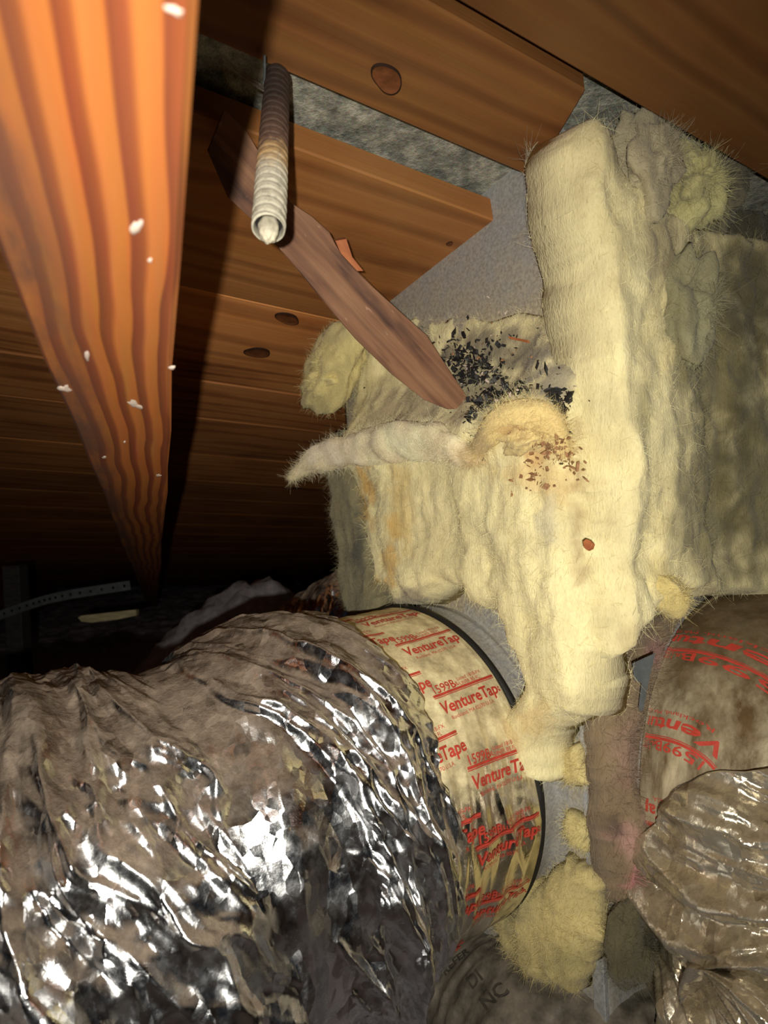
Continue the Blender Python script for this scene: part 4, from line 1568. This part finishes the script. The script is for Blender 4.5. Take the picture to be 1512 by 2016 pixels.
pt, pb = at(470, 320, 0.385), at(905, 790, 0.490)
ldir = unit(pb - pt)
lN = -unit((pt + pb) / 2 - CAMP)
lN = unit(lN - (lN @ ldir) * ldir)
lath = thing('wooden_lath', 'weathered split wooden lath leaning from the roof boards onto the insulation', 'lath', pb)
extrude_poly('lath_body', [(408, 296), (440, 214), (480, 250), (520, 318), (572, 398), (612, 424), (648, 456), (660, 480), (672, 500), (700, 530), (736, 566), (790, 616), (842, 662), (880, 722), (926, 790),
                           (905, 806), (880, 806), (836, 788), (772, 738), (700, 668), (640, 598), (590, 536), (548, 488), (500, 436), (448, 388)], pt, lN, 0.012, M['stick'], lath, ldir)
extrude_poly('splinter', [(660, 474), (682, 470), (694, 506), (716, 534), (700, 534), (672, 502)], pt - lN * 0.004, lN, 0.009, M['chip'], lath, ldir, 0.0004)

# ------------------------------------------------------------------ armoured cable stub hanging from the boards
ct, cb = at(546, 150, 0.352), at(529, 448, 0.288)
cab = thing('armoured_cable', 'short rusty and white-corroded spiral armoured cable stub hanging from the roof boards', 'cable', cb)
zc = unit(ct - cb)
xc = unit(np.cross(zc, [0, 1, 0]))
yc = np.cross(zc, xc)
Lc = np.linalg.norm(ct - cb)
CM = basis(xc, yc, zc, cb)
nz_, nt_ = 300, 56
zz, tt = np.meshgrid(np.linspace(0, Lc, nz_), np.linspace(0, 2 * math.pi, nt_, endpoint=False), indexing='ij')
ph = (zz / 0.0056 + tt / (2 * math.pi)) % 1.0
rc = 0.0078 - 0.0011 * np.exp(-((ph - 0.5) / 0.11) ** 2) + 0.0004 * np.cos(ph * 2 * math.pi) * 0
rc = rc + 0.0002 * fbm(np.stack([zz * 300, np.cos(tt) * 2, np.sin(tt) * 2], -1), 3, 5)
rc = rc * (1 - 0.10 * sm(0.02, Lc, zz))
vv = np.stack([rc * np.cos(tt), rc * np.sin(tt), zz], -1).reshape(-1, 3)
groove = np.exp(-((ph - 0.5) / 0.12) ** 2).reshape(-1, 1)
colc = np.ones((len(vv), 3)) * (1 - 0.62 * groove)
# rolled lip and bore at the cut end
ring = lambda r, z: np.stack([r * np.cos(tt[0]), r * np.sin(tt[0]), np.full(nt_, z)], -1)
vv = np.concatenate([ring(0.0062, 0.004), ring(0.0066, -0.0006), ring(0.0074, -0.0009), vv])
colc = np.concatenate([np.full((nt_, 3), 0.25), np.full((nt_, 3), 0.4), np.full((nt_, 3), 0.9), colc])
mk('armour_sleeve', vv, grid_faces(nz_ + 3, nt_, True), M['cable'], cab, col=colc, matrix=CM)
bore_v = np.concatenate([ring(0.0063, 0.0035), ring(0.0030, 0.0035)])
mk('bore', bore_v, grid_faces(2, nt_, True), M['dark'], cab, matrix=CM)
lo = np.linspace(0, math.pi, 22)
la = np.linspace(0, 2 * math.pi, 36, endpoint=False)
A_, B_ = np.meshgrid(lo, la, indexing='ij')
S_ = np.stack([np.sin(A_) * np.cos(B_), np.sin(A_) * np.sin(B_), np.cos(A_)], -1).reshape(-1, 3)
w1, _w = worley(np.stack([B_.ravel() * 1.1, A_.ravel() * 2.0], -1), 4)
kk_ = 1.08 - 0.22 * w1
core_v = S_ * kk_[:, None] * np.array([0.0047, 0.0047, 0.0085]) + np.array([0, 0, -0.001])
mk('cable_core', core_v, grid_faces(22, 36, True), M['core'], cab, matrix=CM)


def wire(name, pts, r, mat, parent=None, n=24, m=6, taper=1.0):
    P = catmull(pts, n)
    T = np.gradient(P, axis=0)
    T = T / np.linalg.norm(T, axis=1)[:, None]
    ref = np.array([0.31, 0.17, 0.93])
    U = np.cross(T, ref)
    U = U / np.linalg.norm(U, axis=1)[:, None]
    Vv = np.cross(T, U)
    th = np.linspace(0, 2 * math.pi, m, endpoint=False)
    rr_ = r * np.linspace(1, taper, n)
    V = P[:, None] + rr_[:, None, None] * (np.cos(th)[None, :, None] * U[:, None] + np.sin(th)[None, :, None] * Vv[:, None])
    Fc = grid_faces(n, m, True) + [tuple(range(m)), tuple((n - 1) * m + j for j in range(m - 1, -1, -1))]
    return mk(name, V.reshape(-1, 3), Fc, mat, parent)


nl = thing('nail', 'thin bright nail driven through the roof boards above the armoured cable', 'nail', at(521, 160, 0.345))
wire('nail_shank', [at(521, 108, 0.334), at(521, 136, 0.338), at(520, 162, 0.345)], 0.0008, M['strap'], nl)
cw = thing('cobweb', 'dusty cobweb strand stretched from the rafter to the armoured cable', 'cobweb', at(524, 172, 0.342))
for i, (a, b) in enumerate((((440, 120), (530, 186)), ((452, 132), (524, 176)), ((432, 104), (512, 166)))):
    wire('strand', [at(*a, 0.29), at((a[0] + b[0]) / 2, (a[1] + b[1]) / 2 + 4, 0.32), at(*b, 0.343)], 0.00025, M['web'], cw, taper=2.0)
cw2 = thing('cobweb', 'grey cobweb wisps pulled up from the dirty wool to the darkest roof board', 'cobweb', Rp(1420, 330, 0.04))
for (a, b) in (((1470, 240), (1420, 310)), ((1462, 250), (1410, 330)), ((1455, 262), (1436, 370)), ((1448, 268), (1380, 310)), ((1446, 300), (1440, 420))):
    wire('strand', [Rp(*a, 0.03), (Rp(*a, 0.03) + Rp(*b, 0.04)) / 2 - UP * 0.003, Rp(*b, 0.045)], 0.0003, M['web'], cw2, taper=2.5)


# ------------------------------------------------------------------ grit and crumbs
def bits(name, label, cat, spots, mat, seed, size, parent=None):
    r = np.random.default_rng(seed)
    V, Fc = [], []
    for (x, y, off, sx, sy, cnt) in spots:
        for _ in range(cnt):
            px_, py_ = r.normal(x, sx), r.normal(y, sy)
            p = Lp(px_, py_, off) + nL * r.normal(0, 0.0012)
            sz = size * (0.4 + r.random() ** 2 * 1.3)
            b = len(V)
            A = r.normal(size=(3, 3)) * sz * 0.45
            for sgn in ((1, 0, 0), (-1, 0, 0), (0, 1, 0), (0, -1, 0), (0, 0, 1), (0, 0, -1)):
                V.append(p + np.array(sgn) @ A)
            for f in ((0, 2, 4), (2, 1, 4), (1, 3, 4), (3, 0, 4), (2, 0, 5), (1, 2, 5), (3, 1, 5), (0, 3, 5)):
                Fc.append(tuple(b + i for i in f))
    return tag(mk(name, V, Fc, mat, smooth=False), label, cat, kind='stuff')


bits('black_grit', 'heap of black grit and droppings caught on the folded wool shoulder', 'debris',
     [(905, 700, 0.016, 22, 18, 160), (935, 735, 0.022, 26, 16, 220), (1000, 785, 0.040, 34, 13, 330), (1050, 790, 0.040, 34, 12, 260), (960, 810, 0.046, 22, 14, 160), (930, 850, 0.050, 7, 22, 110),
      (1100, 830, 0.040, 10, 26, 60), (960, 690, 0.014, 60, 40, 60), (1080, 750, 0.03, 30, 20, 40)], M['dung'], 5, 0.0023)
bits('brown_crumbs', 'brown crumbs and shavings scattered over the yellow wool', 'debris',
     [(1090, 880, 0.050, 22, 14, 60), (1070, 905, 0.047, 30, 14, 30), (1050, 945, 0.044, 26, 16, 26), (1125, 910, 0.040, 14, 18, 30), (980, 720, 0.02, 60, 40, 40), (1100, 660, 0.014, 20, 20, 20)], M['crumb'], 6, 0.0019)
bits('pale_crumbs', 'pale plaster crumbs among the black grit', 'debris', [(930, 735, 0.026, 30, 20, 40), (1010, 785, 0.045, 46, 16, 36), (1000, 640, 0.004, 50, 40, 30)], M['white'], 8, 0.0013)


def chip(label, pix, P0, Nn, th=0.0016):
    o = extrude_poly('wood_chip', pix, P0, Nn, th, M['chip'], None, uL, 0.0003)
    return tag(o, label, 'wood chip')


mt = extrude_poly('metal_tab', [(1246, 1306), (1290, 1286), (1280, 1330), (1266, 1402), (1258, 1396), (1264, 1346), (1250, 1340)], K + nR * 0.034, unit(nR - vR * 0.3), 0.0008, M['strap'], pl, UP, 0.0002)
chip('bright orange wood splinter lying beside the black grit', [(1068, 746), (1088, 742), (1112, 746), (1108, 754), (1088, 756)], K + nL * 0.034, unit(nL + UP * 0.4))
chip('small rusty crumb of wood stuck on the seam of the yellow blankets', [(1147, 1066), (1153, 1061), (1160, 1063), (1166, 1070), (1163, 1079), (1155, 1083), (1149, 1078)], K + nL * 0.0385, unit(nL + UP * 0.3), 0.003)
chip('thin reddish wood sliver on the dusty metal sheet', [(1000, 662), (1040, 670), (1040, 675), (1002, 667)], K + nL * 0.012, nL)

# ------------------------------------------------------------------ dark corner: strap, pale lath, post
st_p = [at(-30, 1222, 1.35), at(60, 1190, 1.33), at(130, 1172, 1.32), at(256, 1152, 1.30)]
Pst = catmull(st_p, 19)
strap = thing('perforated_strap', 'thin perforated metal strap hung in the dark below the rafter', 'strap', tuple(Pst[0]))
hw = 0.0095
V, Fc = [], []
for i in range(18):
    a, b = Pst[i], Pst[i + 1]
    t = unit(b - a)
    up = unit(UP - (t @ UP) * t)
    nn = np.cross(t, up)
    c = (a + b) / 2
    Lh = np.linalg.norm(b - a) / 2
    for side in (0.0006, -0.0006):
        base = len(V)
        for (x, y) in ((-Lh, -hw), (0, -hw), (Lh, -hw), (Lh, 0), (Lh, hw), (0, hw), (-Lh, hw), (-Lh, 0)):
            V.append(c + t * x + up * y + nn * side)
        for q in range(8):
            an = math.radians(-135 + 45 * q)
            V.append(c + t * 0.0032 * math.cos(an) + up * 0.0032 * math.sin(an) + nn * side)
        for q in range(8):
            q2 = (q + 1) % 8
            fc = (base + q, base + q2, base + 8 + q2, base + 8 + q)
            Fc.append(fc if side < 0 else fc[::-1])
    b0 = len(V) - 32
    for q in range(8):
        q2 = (q + 1) % 8
        Fc.append((b0 + 8 + q, b0 + 8 + q2, b0 + 24 + q2, b0 + 24 + q))
mk('strap_band', V, Fc, M['strap'], strap, smooth=False)
pv = extrude_poly('pale_lath', [(153, 1216), (160, 1212), (268, 1200), (268, 1212), (230, 1220), (180, 1226), (160, 1224)], at(200, 1212, 1.3), unit((0.1, -1, 0.1)), 0.02, M['palewood'], None, np.array([1.0, 0, 0]))
tag(pv, 'pale broken lath end sticking out of the dark under the strap', 'lath')
p0 = at(40, 1320, 1.5)
v, f = boxmesh(-0.02, 0.02, -0.02, 0.02, 0.0, 0.42, 0.002)
tag(mk('post', v, f, M['greywood'], smooth=False, matrix=Matrix.Translation(Vector((p0[0], p0[1], 0.0)))), 'dark upright post in the far corner by the perforated strap', 'post')
